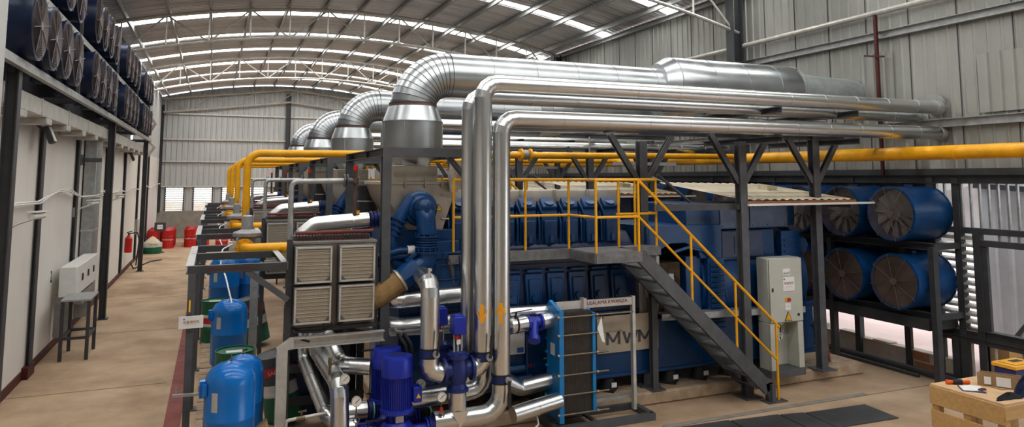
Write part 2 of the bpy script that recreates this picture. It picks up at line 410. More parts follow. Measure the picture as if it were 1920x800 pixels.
# right wall, corrugated above the fan openings
b=B(); corr(b,'y',WX+.05,Y0,YB,3.62,8.24,.235,.024,-1,.70)
b.m=1
for k in range(53): y=Y0+.94*k+.02; b.box(WX+.035,WX+.049,y,y+.012,3.62,8.2)
struct('wall_right',b,['corr','steel2'])
b=B(); corr(b,'y',WX-.01,9.55,10.25,4.55,5.95,.215,.035,-1,.66); corr(b,'y',WX-.012,6.9,7.9,4.6,5.6,.215,.035,-1,.66); struct('wall_right_patch',b,'corr')
for z,x in ((4.47,WX-.05),(6.28,WX-.05),(8.1,WX-.05)):
    b=B(); b.chan((x,Y0,z),(x,YB,z),.1,.15); struct('girt',b,'galv',label='long galvanised girt running along the corrugated side wall')
b=B(); b.tube([(WX-.12,Y0,6.72),(WX-.12,13.5,6.72)],.055,10); b.tube([(WX-.12,13.9,6.72),(WX-.12,23.3,6.72)],.055,10); struct('girt_tube',b,'galvlight',label='round bracing tube running along the corrugated side wall')
for y in (13.7,23.6,33.7,43.8):
    b=B(); b.hbeam((WX-.22,y,0),(WX-.22,y,8.1),.28,.3,.02,up=(1,0,0)); struct('column',b,'steel',label='tall dark steel column on the corrugated side wall')
# lower right: block plinth wall, frames, grilles
b=B(); b.box(WX,WX+.2,8.4,YB,0,.35)
for k in range(14): b.box(WX+.01,WX+.19,9.9+.8*k,10.3+.8*k,.35,.37+.03*(k%3))
b.m=1; b.box(WX-.012,WX,8.95,9.4,.02,.16); b.box(WX-.012,WX,9.1,9.5,.19,.34)
struct('wall_right_lower',b,['brick',mat('orange_hollow_block',(.36,.17,.09),.9,0,.2,5.,.3,20.)],.01)
b=B(); b.box(WX+.02,WX+.06,8.98,YB,.95,3.5); struct('wall_right_fan_panel',b,'steel')
b=B()
for z in (.88,3.48): b.hbeam((WX-.02,Y0,z),(WX-.02,YB,z),.14,.16,.014)
b.box(WX-.08,WX+.03,Y0,YB,3.55,3.66)
for k in range(35): y=8.95+1.09*k; b.bar((WX+.0,y-.55,.0),(WX+.0,y-.55,3.5),.12 if k%2==0 else .07,.12)
struct('fan_wall_framing',b,'steel')
b=B()  # opening frame right of the fans
b.bar((WX,8.86,0),(WX,8.86,3.5),.16,.12); b.bar((WX,Y0,2.6),(WX,8.86,2.6),.1,.1); b.bar((WX,8.08,.0),(WX,8.08,2.6),.12,.12); b.bar((WX,7.98,.8),(WX,7.98,2.4),.06,.1)
b.bar((WX,Y0,2.4),(WX,8.08,2.4),.1,.1); b.bar((WX,Y0,.78),(WX,8.86,.78),.1,.14); b.bar((WX,8.55,0),(WX,8.55,.78),.14,.12); b.bar((WX,7.35,0),(WX,7.35,.78),.14,.12)
b.bar((WX,Y0,.06),(WX,8.86,.06),.06,.08)
struct('trim_3',b,'steel')
b=B()
for k in range(14): y=8.78-k*.155; b.bar((WX,y,2.62),(WX,y,3.42),.045,.03)
for k in range(9): y=7.72-k*.155; b.bar((WX,y,2.42),(WX,y,2.6),.04,.03)
struct('window_6',b,'galv')
b=B()
for k in range(13): z=.92+k*.128; b.add([(WX-.05,8.12,z),(WX-.05,8.82,z),(WX+.05,8.82,z+.06),(WX+.05,8.12,z+.06)],[(0,1,2,3)]); b.box(WX-.055,WX-.045,8.12,8.82,z-.012,z+.03)
struct('window_7',b,'galvlight')
b=B()
for k in range(12): y=8.42-k*.13-(.3 if k>4 else 0); b.bar((WX,y,.08),(WX,y,.74),.045,.02)
struct('window_8',b,'galvlight')
# outdoors seen through the openings
b=B(); b.prism([(15.0,15.5,2.2),(15.0,9.0,3.6),(15.0,4.0,4.2),(15.0,4.0,6.5),(15.0,15.5,6.5)],(.1,0,0)); b.box(15.6,15.7,9.5,16,2.0,7); struct('exterior_sheet_wall',b,'outpale')
b=B(); corr(b,'y',13.9,2.5,9.3,-.02,3.4,.3,.04,-1); struct('exterior_shed_wall',b,'outwall')
b=B(); b.bar((13.8,8.9,.3),(13.8,6.6,3.3),.06,.06); b.bar((13.8,9.3,3.35),(13.8,4,3.0),.1,.1); struct('exterior_shed_beam',b,'steel2')
# ceiling: corrugated barrel vault with skylight strips
SK=[1.6,5.4,9.2,12.9,16.6,20.3,25.3,29.1,32.7,36.5,39.9,42.8]  # strips glow by emission; those near the camera are unseen, added for light
b=B(); pitch=.22; ys=[]; y=Y0
NX=22; X0,X1=LX-.35,WX+.35
prof=[]
while y<YB+.1:
    prof+=[(y,0),(y+pitch*.5,0),(y+pitch*.62,.035),(y+pitch*.88,.035)]; y+=pitch
prof=[(a,d) for a,d in prof]
vs=[];fs=[]
for a,d in prof:
    for i in range(NX+1):
        x=X0+(X1-X0)*i/NX; vs.append((x,a,zr(x)+.02+d))
for j in range(len(prof)-1):
    ym=(prof[j][0]+prof[j+1][0])/2
    if any(abs(ym-s)<.26 for s in SK): continue
    for i in range(NX): fs.append((j*(NX+1)+i,j*(NX+1)+i+1,(j+1)*(NX+1)+i+1,(j+1)*(NX+1)+i))
b.add(vs,fs); struct('ceiling',b,'roof')
for s in SK:
    b=B(); vs=[];fs=[]
    for i in range(NX+1):
        x=X0+(X1-X0)*i/NX; vs+=[(x,s-.36,zr(x)+.06),(x,s+.36,zr(x)+.06)]
    for i in range(NX): fs.append((2*i,2*i+1,2*i+3,2*i+2))
    b.add(vs,fs); struct('skylight',b,'sky',label='translucent roof strip letting daylight in')
for i in range(13):
    x=-2.6+i*1.17
    b=B(); b.chan((x,Y0,zr(x)-.08),(x,YB,zr(x)-.08),.07,.18,.012); struct('purlin',b,'galv',label='galvanised purlin running the length of the vaulted roof')
def zb(x): return 8.12-.0185*(x-4.4)**2
for y in (13.7,23.6,33.7):
    b=B(); xs=[LX+.1+i*(WX-LX-.2)/26 for i in range(27)]
    b.tube([(x,y,zr(x)-.22) for x in xs],.05,8); b.tube([(x,y,zb(x)) for x in xs],.045,8)
    n=12; nx=[LX+.25+i*(WX-LX-.5)/n for i in range(n+1)]
    for i in range(n+1):
        b.tube([(nx[i],y,zb(nx[i])),(nx[i],y,zr(nx[i])-.22)],.026,6)
        if i<n:
            p,q=(nx[i],nx[i+1])
            if i%2==0: b.tube([(p,y,zb(p)),(q,y,zr(q)-.22)],.028,6)
            else: b.tube([(p,y,zr(p)-.22),(q,y,zb(q))],.028,6)
    struct('roof_truss',b,'galvlight',label='arched tubular roof truss spanning the hall')
b=B(); y=YB-.35
P=[(LX+.1,8.12),(4.3,8.98),(WX-.1,8.12)]; Q=[(LX+.1,7.33),(4.3,8.2),(WX-.1,7.33)]
for L in (P,Q): b.tube([(x,y,z) for x,z in L],.06,8)
def li(L,x): return L[0][1]+(L[1][1]-L[0][1])*(x-L[0][0])/(L[1][0]-L[0][0]) if x<4.3 else L[1][1]+(L[2][1]-L[1][1])*(x-4.3)/(L[2][0]-4.3)
nx=[LX+.2+i*1.24 for i in range(13)]
for i in range(12):
    p,q=nx[i],nx[i+1]; b.tube([(p,y,li(Q,p)),(p,y,li(P,p))],.034,6)
    b.tube([(p,y,li(Q if i%2 else P,p)),(q,y,li(P if i%2 else Q,q))],.034,6)
struct('roof_truss',b,'galvlight',label='ridged tubular gable truss in front of the end wall')
# near grey column at the very left
b=B(); b.box(-2.6,-1.96,8.0,8.35,0,9); struct('column',b,'corrback',label='pale grey column edge at the very left of the picture')
b=B(); b.box(LX-.3,WX+.2,Y0-.2,Y0,0,9.4); struct('light_block_wall',b,'corr')  # unseen wall added to block light from the open end behind the camera
# engine plinths
for k in range(5):
    y=k*BAY; b=B(); b.box(2.4,10.9,9.55+y,12.4+y,0,.2); struct('engine_plinth',b,'plinth',.03,label='low tan concrete plinth under an engine')
b=B(); b.tube([(WX-.25,7.6,.07),(WX-.25,44,.07)],.055,10); b.tube([(WX-.42,9,.03),(WX-.42,44,.03)],.03,8); struct('trim_4',b,'steel')
# ================================================================== LEFT WALL THINGS
def make_fan(name,label,group,R,L,face,brown,blades,paint='bluefan'):
    """axial fan: opens toward +X*sgn; built at origin with axis along +X, face at x=0, body toward -X"""
    t=thing(name,(0,0,0),label,'fan',group)
    b=B(); b.lathe((0,0,0),(-1,0,0),[(0,R*.93),(0,R*1.03),(.03,R*1.03),(.03,R),(L-.03,R),(L-.03,R*1.03),(L,R*1.03),(L,R*.95)],32,True,False)
    b.lathe((-.01,0,0),(-1,0,0),[(0,R*.93),(L-.02,R*.93)],32,True,False)
    b.box(-L*.5-.05,-L*.5+.05,-.05,.05,R,R+.04)
    part('casing',b,paint,t)
    b=B()
    for i in range(17): b.ring((.015,0,0),(1,0,0),R*(.12+.052*i),.0045,28,3)
    for i in range(8):
        an=2*PI*i/8+.2; b.bar((.02,0,0),(.03,R*1.02*math.cos(an),R*1.02*math.sin(an)),.009,.009)
    b.disc((.01,0,0),(1,0,0),R*.13,.02,16)
    part('guard',b,brown,t)
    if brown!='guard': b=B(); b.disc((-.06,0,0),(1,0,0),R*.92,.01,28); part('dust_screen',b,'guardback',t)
    b=B()
    for i in range(blades):
        an=2*PI*i/blades; c,s_=math.cos(an),math.sin(an)
        def pt(r,w,x): return (x-.16,r*c-w*s_,r*s_+w*c)
        b.add([pt(R*.2,-.04,-.04),pt(R*.2,.04,.04),pt(R*.88,.10,.03),pt(R*.88,-.10,-.03)],[(0,1,2,3),(3,2,1,0)])
    b.cyl((-.3,0,0),(-.1,0,0),R*.24,n=20)
    part('impeller',b,'blade',t)
    b=B(); b.cyl((-L+.12,0,0),(-L+.10,0,0),R*.92,n=28); part('interior_shade_disc',b,'dirt_and_shade',t)  # dark disc stands in for the shade inside the casing
    b=B(); b.cyl((-L*.42,-R-.0,-.02),(-L*.42,-R-.05,-.05),.018,n=8); part('cable_gland',b,'brass',t)
    return t
fanL=None; ords=['first','second','third','fourth']; gname=['nearest','second','third','fourth']
used=False
for row,zc in ((0,5.45),(1,6.52)):
    for g,y0 in enumerate((10.62,15.35,20.5,25.5)):
        for i in range(4):
            if row==1 and g==0 and i<2: continue
            lab='blue axial fan, %s in the %s group from the camera, %s row of the rack'%(ords[i],gname[g],('lower','upper')[row])
            if fanL is None: fanL=make_fan('axial_fan',lab,'blue fans in the rack on the white wall',.44,.62,1,'guardgrey',9,'fanshade'); o=fanL
            else: o=copy_tree(fanL); o['label']=lab
            o.location=(-2.14,y0+.935*i,zc)
t=thing('fan_rack',(-2.4,10.8,0),'tall dark steel rack carrying two rows of blue fans along the white wall','rack')
for y in (10.8,20.5,30.3):
    b=B(); b.hbeam((-2.42,y,0),(-2.42,y,7.4),.17,.15,.014,up=(1,0,0)); b.box(-2.55,-2.29,y-.13,y+.13,0,.02); part('post',b,'steel',t)
for z in (4.93,5.98):
    b=B(); b.chan((-2.3,8.5,z),(-2.3,30.6,z),.08,.11,.012); part('rail',b,'galv',t)
for y in (14.6,19.9,24.9):
    b=B(); b.bar((-2.3,y,4.9),(-2.3,y,7.05),.05,.05); part('upright',b,'steel2',t)
for y in (10.8,15,20.5,25,30.3): 
    for z in (4.9,5.95): b=B(); b.bar((-2.4,y,z),(LX-.1,y,z),.08,.1); part('bracket_arm',b,'steel',t)
# wide galvanised cable trunking under the fans
for (y0,y1,lab) in ((9.5,20.9,'long galvanised cable trunking hung below the near fans'),(21.3,31.0,'shorter galvanised cable trunking continuing beyond the steel rack post')):
    b=B(); b.box(-2.75,-2.5,y0,y1,4.46,4.72)
    y=y0+1.2
    while y<y1: b.box(-2.76,-2.49,y,y+.06,4.45,4.73); y+=2.2
    b.m=1
    for k in range(6): b.box(-2.9,-2.5,y0+.4+k*1.7,y0+.8+k*1.7,4.36,4.46) if y0+.8+k*1.7<y1 else None
    tag(part('cable_trunking',b,['galvlight','galvlight'],None,.006),lab,'cable duct','cable trunking on the white wall')
# pipes curving from the rack at its far end
for z,lab in ((5.9,'upper pale pipe curving off the far end of the fan rack'),(4.9,'lower pale pipe curving off the far end of the fan rack')):
    b=B(); b.tube(arc_path([(-2.35,30.4,z),(-2.35,33.5,z-.1),(-2.8,35.5,z-.5)],1.2,5),.06,10); tag(part('curved_pipe',b,'galvlight'),lab,'pipe')
# galvanised vertical duct + electrical box + stand
t=thing('cable_riser',(-2.7,20.4,0),'flat galvanised cable riser running up the white wall behind the control box','cable duct')
b=B(); b.box(-2.92,-2.66,20.0,20.9,.5,4.46); part('cover',b,'galv',t,.006)
b=B(); b.box(-2.93,-2.65,19.98,20.92,2.2,2.24); part('joint',b,'galvlight',t)
t=thing('control_box',(-2.7,17.3,1.1),'pale grey wall control box with three small latches above the steel stand','box')
b=B(); b.box(-2.81,-2.5,17.0,19.9,1.08,1.68); part('body',b,'white',t,.01)
for k in range(3): b=B(); b.cbox((-2.49,17.7+k*.75,1.4),(.02,.12,.14)); part('latch',b,'steel',t)
b=B(); b.box(-2.9,-2.6,17.2,17.3,.25,1.08); part('bracket',b,'galv',t)
b=B(); b.box(-2.9,-2.6,19.5,19.6,.25,1.08); part('bracket',b,'galv',t)
b=B(); b.box(-2.93,-2.55,18.2,19.9,.75,1.0); part('wire_trough',b,'galv',t)
t=thing('steel_stand',(-2.4,16.5,0),'small dark steel stand with a flat sheet top beside the white wall','stand')
b=B(); b.box(-2.62,-2.1,16.1,17.1,1.12,1.15); part('top',b,'galv',t)
for x in (-2.58,-2.14):
    for y in (16.15,17.05): b=B(); b.bar((x,y,0),(x,y,1.12),.06,.06); part('leg',b,'steel',t)
b=B(); b.bar((-2.58,16.15,.42),(-2.14,16.15,.42),.05); b.bar((-2.58,17.05,.42),(-2.14,17.05,.42),.05); b.bar((-2.58,16.15,.42),(-2.58,17.05,.42),.05); b.bar((-2.14,16.15,.42),(-2.14,17.05,.42),.05); part('crossbar',b,'steel',t)
# cameras
for y,z,lab in ((13.5,2.88,'white bullet camera on the bare plaster before the first dark column'),(19.3,2.9,'white bullet camera on the wall beside the galvanised riser'),(24.5,2.92,'small white bullet camera on the far stretch of the plaster wall')):
    t=thing('security_camera',(-2.85,y,z),lab,'camera','bullet cameras on the white wall')
    b=B(); b.tube([(-2.66,y-.06,z),(-2.55,y+.26,z+.01)],.055,12); part('body',b,'white',t)
    b=B(); b.prism([(-2.72,y-.1,z+.06),(-2.58,y-.1,z+.06),(-2.46,y+.32,z+.065),(-2.6,y+.32,z+.065)],(0,0,.02)); part('sun_shade',b,'white',t)
    b=B(); b.tube([(-2.93,y-.25,z-.18),(-2.8,y-.2,z-.1),(-2.64,y-.02,z-.04)],.018,8); b.box(-2.945,-2.9,y-.34,y-.16,z-.3,z-.08); part('bracket',b,'galvlight',t)
pts=[(12.2,3.05),(13.3,3.1),(14.8,3.08),(15.6,3.16),(16.5,3.22),(17.6,3.22),(18.4,3.13),(19.1,3.06),(19.9,3.07),(20.95,3.08),(21.3,3.09),(22.6,3.12),(24.5,3.02),(26.5,3.1),(28.6,3.0),(31,3.1),(33.6,3.0),(36,3.16),(38.4,3.02),(42,3.12),(45.5,3.18)]
b=B(); b.tube([(LX+.12 if not 19.5<y<21 else -2.62,y,z) for y,z in pts],.019,8); b.tube([(LX+.13 if not 19.5<y<21 else -2.61,y+.1,z-.045*math.sin(y)) for y,z in pts],.014,8)
tag(part('wall_cable',b,'white'),'sagging white cable bundle strung along the plaster wall','cable')
# floodlights
for y,z,lab in ((14.6,4.25,'dark floodlight hanging high on the first dark wall column'),(28.4,4.25,'dark floodlight near the top of the far white wall')):
    t=thing('floodlight',(-2.8,y,z),lab,'lamp','floodlights on the white wall')
    b=B(); b.prism([(-2.70,y-.13,z+.16),(-2.6,y-.13,z-.13),(-2.67,y-.13,z-.16),(-2.78,y-.13,z+.13)],(0,.26,0)); part('housing',b,'steel',t)
    b=B(); b.prism([(-2.69,y-.1,z+.135),(-2.595,y-.1,z-.115),(-2.588,y-.1,z-.105),(-2.683,y-.1,z+.145)],(0,.2,0)); part('lens',b,'galvlight',t)
    b=B(); b.bar((-2.92,y,z+.2),(-2.72,y,z+.05),.04); part('bracket',b,'steel',t)
# fire extinguisher
t=thing('fire_extinguisher',(-2.75,29.3,.85),'red fire extinguisher hung on the white wall','fire extinguisher')
b=B(); b.lathe((-2.75,29.3,.8),(0,0,1),[(0,.11),(.02,.125),(.5,.125),(.58,.07),(.62,.04)],16); part('cylinder',b,'red',t)
b=B(); b.cyl((-2.75,29.3,1.42),(-2.75,29.3,1.5),.035,n=10); b.bar((-2.8,29.2,1.52),(-2.66,29.4,1.56),.03); part('valve',b,'steel',t)
b=B(); b.tube(arc_path([(-2.7,29.3,1.48),(-2.5,29.6,1.5),(-2.45,29.8,1.2),(-2.5,29.6,.3)],.12,4),.022,8); part('hose',b,'black',t)
b=B(); b.box(-2.93,-2.8,33.5,34.15,1.15,1.78); tag(part('switch_box',b,'cab',None,.01),'small pale grey switch box on the far white wall','box')
b=B(); b.bar((LX,19.6,3.92),(-2.5,19.6,3.92),.06,.1); b.box(LX,LX+.04,19.45,19.75,3.8,4.05); tag(part('wall_bracket',b,'steel2'),'small steel bracket sticking out of the wall beside the riser','bracket')
b=B(); b.text('2',.34,(LX+.005,17.0,1.5),(0,1,0),(0,0,1)); tag(part('wall_number',b,'textblack'),'black painted number two on the white plaster','number')
# red drums at the end of the aisle
def make_drum(name,x,y,label,group,mt,cat='drum',R=.288,H=.88,text=None,ks=None):
    t=thing(name,(x,y,0),label,cat,group,ks)
    b=B(); b.lathe((x,y,0),(0,0,1),[(0,R*.97),(.0,R),(.03,R*1.01),(.04,R*.985),(.28,R*.985),(.295,R*1.025),(.31,R*.985),(.57,R*.985),(.585,R*1.025),(.6,R*.985),(H-.04,R*.985),(H-.03,R*1.01),(H,R*1.01)],28,True,False)
    part('shell',b,mt,t)
    b=B(); b.lathe((x,y,H-.02),(0,0,1),[(0,R),(.02,R),(.02,R*.95),(.0,R*.94)],28,True,False); b.cyl((x,y,H-.03),(x,y,H-.018),R*.95,n=28); part('lid',b,mt,t)
    b=B(); b.cyl((x+R*.6,y+.05,H-.02),(x+R*.6,y+.05,H),.04,n=12); b.cyl((x-R*.6,y-.05,H-.02),(x-R*.6,y-.05,H-.004),.025,n=10); part('bung',b,mt,t)
    if text:
        b=B(); tmp=B(); tmp.text(text,.115,(0,0,0),(1,0,0),(0,0,1),.003,depth=0)
        b.v=[(x+R*1.035*math.sin(p[0]/R),y-R*1.035*math.cos(p[0]/R),.44+p[2]) for p in tmp.v]; b.f=tmp.f; b.sm=tmp.sm; b.mi=tmp.mi
        part('lettering',b,'textwhite',t)
    return t
dr=None
cols=[(-2.63,39.6,5,'against the white wall'),(-1.99,39.6,5,'beside the drums against the white wall'),(-.97,39.9,5,'across the aisle from the wall'),(-.36,40.6,4,'in the column nearest the gantries'),(.5,38.2,2,'seen under the gantries, leftmost column'),(1.2,38.2,2,'seen under the gantries, middle column'),(1.9,38.2,2,'seen under the gantries, rightmost column')]
for (x,y0,n,w) in cols:
    for i in range(n):
        lab='red oil drum %s, %s from the front'%(w,['first','second','third','fourth','fifth'][i])
        if dr is None: dr=make_drum('oil_drum',x,y0,lab,'red oil drums by the end wall','red',text='TotalEnergies'); o=dr
        else: o=copy_tree(dr); o['label']=lab; o.location=(x,y0+i*.6,0)
# sign on a stand, green container with a sack
t=thing('sign_stand',(-2.2,37.3,0),'small dark board with a white card on a thin post before the red drums','sign')
b=B(); b.box(-2.46,-1.98,37.3,37.34,1.0,1.4); part('board',b,'steel',t)
b=B(); b.box(-2.34,-2.1,37.285,37.3,1.1,1.3); part('card',b,'label',t)
b=B(); b.text('设备储存区',.045,(-2.22,37.285,1.2),(1,0,0),(0,0,1)); part('lettering',b,'textblack',t)
b=B(); b.bar((-2.22,37.32,0),(-2.22,37.32,1.0),.04); b.box(-2.4,-2.0,37.2,37.5,0,.03); part('post',b,'steel',t)
t=thing('cut_drum',(-2.5,37.2,0),'low cut-down green and white drum holding a pile of sand near the red drums','bucket')
b=B(); b.lathe((-2.5,37.2,0),(0,0,1),[(0,.4),(.02,.41),(.3,.42)],24); part('shell',b,'green',t)
b=B(); b.lathe((-2.5,37.2,.3),(0,0,1),[(0,.42),(.2,.42),(.2,.40)],24,True,False); part('white_band',b,'drumwhite',t)
b=B(); b.lathe((-2.5,37.2,.42),(0,0,1),[(0,.40),(.08,.36),(.32,.1),(.37,.0)],20); part('sand',b,mat('pale_sand',(.62,.55,.42),.95,0,.15,9.,.3,30.),t)
b=B(); b.text('TOTAL',.1,(-2.4,36.775,.42),(1,0,0),(0,0,1)); part('lettering',b,'drumred',t)
b=B(); b.tube(arc_path([(-2.75,30.4,.3),(-2.7,31,.03),(-2.3,33.4,.03),(-1.9,33.9,.03)],.3,4),.022,8); tag(part('floor_cable',b,'black'),'black cable lying on the floor beside the fire extinguisher','cable')
# ================================================================== ENGINE BAYS
ALL=(0,1,2,3)
# ---- engine generator set -------------------------------------------------
t=thing('engine_generator',(6.5,10.6,.2),'long blue gas engine generator set of the {n} bay on rubber feet','engine','blue engine generator sets in a row',ALL)
F=9.8
b=B(); b.box(3.0,10.0,F,11.5,.42,1.3); b.box(2.6,3.0,F+.15,11.3,.45,1.2); b.box(2.95,10.05,F-.03,F,1.24,1.32); b.box(2.95,10.05,F-.03,F,.42,.47)
for x in (3.2,4.2,7.5,8.6): b.box(x,x+.03,F-.015,F,.47,1.24)
part('base_frame',b,'blue',t,.008)
for x in (4.66,5.8,6.95,7.55,8.15,8.8,9.6):
    b=B(); b.cyl((x,F+.12,.2),(x,F+.12,.23),.2,n=4); b.cyl((x,F+.12,.23),(x,F+.12,.40),.14,.11,16); b.cyl((x,F+.12,.40),(x,F+.12,.5),.02,n=8)
    f=part('rubber_foot',b,'black',t)
    b=B(); b.box(x+.0,x+.09,F-.03,F-.02,.27,.34); part('tag',b,'label',f)
b=B(); b.box(3.35,6.4,F+.1,11.3,1.3,2.3); b.box(3.3,6.45,F+.04,F+.12,2.2,2.44); b.box(3.3,6.45,F+.04,F+.12,1.3,1.42)
b.prism([(3.35,F+.1,2.3),(3.35,10.25,2.62),(3.35,10.95,2.62),(3.35,11.3,2.3)],(3.05,0,0))
part('crankcase',b,'bluedark',t,.01)
for i in range(8):
    x=6.2-.37*(i+1)+.0
    b=B(); b.prism([(x+.05,F+.1,1.58),(x+.30,F+.1,1.58),(x+.33,F+.1,2.06),(x+.02,F+.1,2.06)],(0,-.05,0))
    b.prism([(x+.09,F+.05,1.62),(x+.26,F+.05,1.62),(x+.275,F+.05,1.98),(x+.075,F+.05,1.98)],(0,-.03,0))
    b.cyl((x+.175,F+.02,1.7),(x+.175,F-.02,1.7),.06,n=12); b.bar((x+.04,F+.05,2.1),(x+.31,F+.05,2.1),.05)
    part('crankcase_door',b,'blue',t,.012)
for sgn,yc in ((-1,10.28),(1,10.92)):
    for i in range(8):
        x=6.22-.37*(i+1)
        y=lambda d: yc+sgn*d
        b=B()
        prof=[(y(-.12),2.42),(y(.16),2.42),(y(.19),2.9),(y(.14),3.0),(y(.02),3.12),(y(-.14),3.14)]
        b.prism([(x+.03,a,z) for a,z in prof],(.29,0,0))
        b.prism([(x+.07,y(.165),2.46),(x+.26,y(.165),2.46),(x+.28,y(.2),2.84),(x+.05,y(.2),2.84)],(0,sgn*.045,0))
        h=part('cylinder_head',b,'blue',t,.02,seg=2)
        b=B(); b.prism([(x+.04,y(.14),2.99),(x+.31,y(.14),2.99),(x+.29,y(.0),3.15),(x+.06,y(.0),3.15)],(0,sgn*.06,.05)); b.cyl((x+.175,y(.1),3.05),(x+.175,y(.14),3.12),.08,n=14)
        part('valve_cover',b,'bluefan',h,.015)
        b=B(); b.tube(arc_path([(x+.0,y(.1),2.95),(x-.02,y(.2),2.8),(x-.02,y(.2),2.5)],.05,3),.02,6); b.bar((x+.175,y(.22),2.5),(x+.175,y(.22),2.6),.05); part('coolant_line',b,'blue',h)
b=B(); b.prism([(3.4,10.30,3.06),(3.4,10.38,3.30),(3.4,10.82,3.30),(3.4,10.90,3.06)],(2.9,0,0))
for k in range(5): b.box(3.9+k*.6,3.93+k*.6,10.29,10.91,3.06,3.31)
part('exhaust_cover',b,'greycover',t,.01)
# blue turbo end
b=B(); b.box(2.45,3.35,F+.05,11.35,.6,2.35); b.box(2.5,3.3,F-.02,F+.06,.9,1.4); b.box(2.85,3.3,F-.05,F+.05,1.5,2.6); b.box(2.9,3.35,F-.08,F,2.35,2.45)
for z in (1.65,1.85,2.05,2.25): b.box(2.84,3.31,F-.07,F-.04,z,z+.03)
for k in range(4): b.cyl((2.95,F-.1,1.6+.22*k),(2.95,F-.04,1.6+.22*k),.025,n=8)
b.box(2.35,3.3,9.95,11.3,2.3,2.75)
part('front_housing',b,'blue',t,.012)
def turbo(yc,s):
    tb=B(); c=V((2.74,yc,3.06))
    tb.lathe(c,(0,s,0),[(-.16,.19),(-.1,.215),(.0,.22),(.05,.2),(.08,.17),(.10,.15)],32)
    tb.ring(c+V((0,s*-.02,0)),(0,1,0),.19,.065,32,10)
    tp=part('turbocharger',tb,'blue',t)
    tb=B(); tb.tube(arc_path([c+V((0,s*.05,0)),c+V((.0,s*.24,.0)),c+V((.03,s*.26,-.34))],.17,6),[.135]*9,20); tb.sph(c+V((.0,s*.2,.03)),.14,18,10)
    tb.cyl(c+V((0,s*.3,.0)),c+V((0,s*.36,0)),.035,n=12)
    part('inlet_elbow',tb,'blue',tp)
    tb=B()
    tb.tube(arc_path([c+V((-.10,s*-.02,.16)),c+V((-.26,s*-.02,-.06)),c+V((-.44,s*.02,-.42)),c+V((-.36,s*.02,-.75)),c+V((-.1,s*.0,-.85))],.12,5),.095,16)
    for d in (.0,.07,.14,.21): tb.disc(c+V((-.30-.45*d,s*.0,-.14-d*.9)),(-.45,0,-.9),.125,.03,20)
    part('outlet_pipe',tb,'bluefan',tp)
    tb=B(); base=c+V((.03,s*.26,-.34))
    for k in range(7): tb.disc(base-V((0,0,.02+.035*k)),(0,0,-1),.17 if k in (0,6) else .158-.012*(k%2),.022,24)
    for k in range(12):
        an=2*PI*k/12
        for z in (0,-.2): tb.cyl(base+V((.16*math.cos(an),.16*math.sin(an),z+.02)),base+V((.16*math.cos(an),.16*math.sin(an),z-.03)),.012,n=6)
    part('bellows',tb,'blue',tp)
    tb=B(); p0=base-V((0,0,.24)); tb.tube(arc_path([p0,p0-V((0,0,.14)),p0-V((.24,0,.30))],.13,6),.135,20)
    d=V((-.36,0,-.24)).normalized(); q=p0-V((.13,0,.21))
    tb.tube([q,q+d*.2,q+d*.26],[.165,.165,.16],8); tb.bar(q+V((-.02,0,.2)),q+d*.2+V((-.0,0,.2)),.08,.04)
    part('charge_air_elbow',tb,'bluefan',tp)
    tb=B(); h0=q+d*.26; tb.tube([h0,h0+d*.05,h0+d*.22,h0+d*.36,h0+d*.48+V((-.03,0,.02)),h0+d*.56+V((-.10,0,.05)),h0+d*.6+V((-.2,0,.08))],.15,20); part('hose',tb,'hose',tp)
    tb=B(); tb.ring(h0+d*.03,d,.155,.018,24,4); part('clamp',tb,'galvlight',tp)
turbo(9.86,-1)
b=B(); b.tube(arc_path([(2.1,9.72,2.42),(2.4,9.7,2.5),(2.7,9.72,2.5)],.2,4),.05,12); b.tube(arc_path([(2.05,9.75,2.3),(2.3,9.75,2.42),(2.6,9.75,2.42)],.2,4),.055,12); part('coolant_pipe',b,'bluefan',t)
b=B(); b.cyl((2.52,9.71,2.5),(2.62,9.71,2.5),.062,n=14); part('hose_clamp',b,'label',t)
b=B(); b.tube(arc_path([(3.05,F-.1,2.45),(2.98,F-.16,2.1),(2.7,F-.2,1.95),(2.6,F-.12,2.0)],.15,4),.008,6); b.tube(arc_path([(3.28,F-.1,2.4),(3.3,F-.12,1.9),(3.26,F-.12,1.2)],.1,4),.01,6); part('sensor_cable',b,'black',t)
# stainless exhaust collector housing
b=B(); b.prism([(2.22,10.02,3.42),(3.28,10.02,3.42),(3.28,10.02,3.2),(3.12,10.02,2.72),(2.62,10.02,2.72),(2.3,10.02,3.2)],(0,1.2,0)); b.box(2.2,3.3,10.0,11.24,3.4,3.45)
b.box(2.42,3.08,10.15,11.05,3.45,3.68)
for x in (2.55,2.85,3.1): b.bar((x,9.99,3.36),(x,9.99,3.52),.03,.02)
for z in (3.25,2.9): b.bar((3.1,10.0,z),(3.22,10.0,z),.025)
e=part('exhaust_housing',b,'beige',t,.006)
b=B(); b.prism([(3.0,10.0,3.02),(3.11,10.0,3.02),(3.055,10.0,3.12)],(0,-.006,0)); w=part('warning_sticker',b,'textblack',e)
b=B(); b.prism([(3.015,9.99,3.028),(3.095,9.99,3.028),(3.055,9.99,3.102)],(0,-.004,0)); b.m=1; b.box(3.051,3.059,9.983,9.986,3.045,3.075); part('warning_face',b,['warn','textblack'],e)
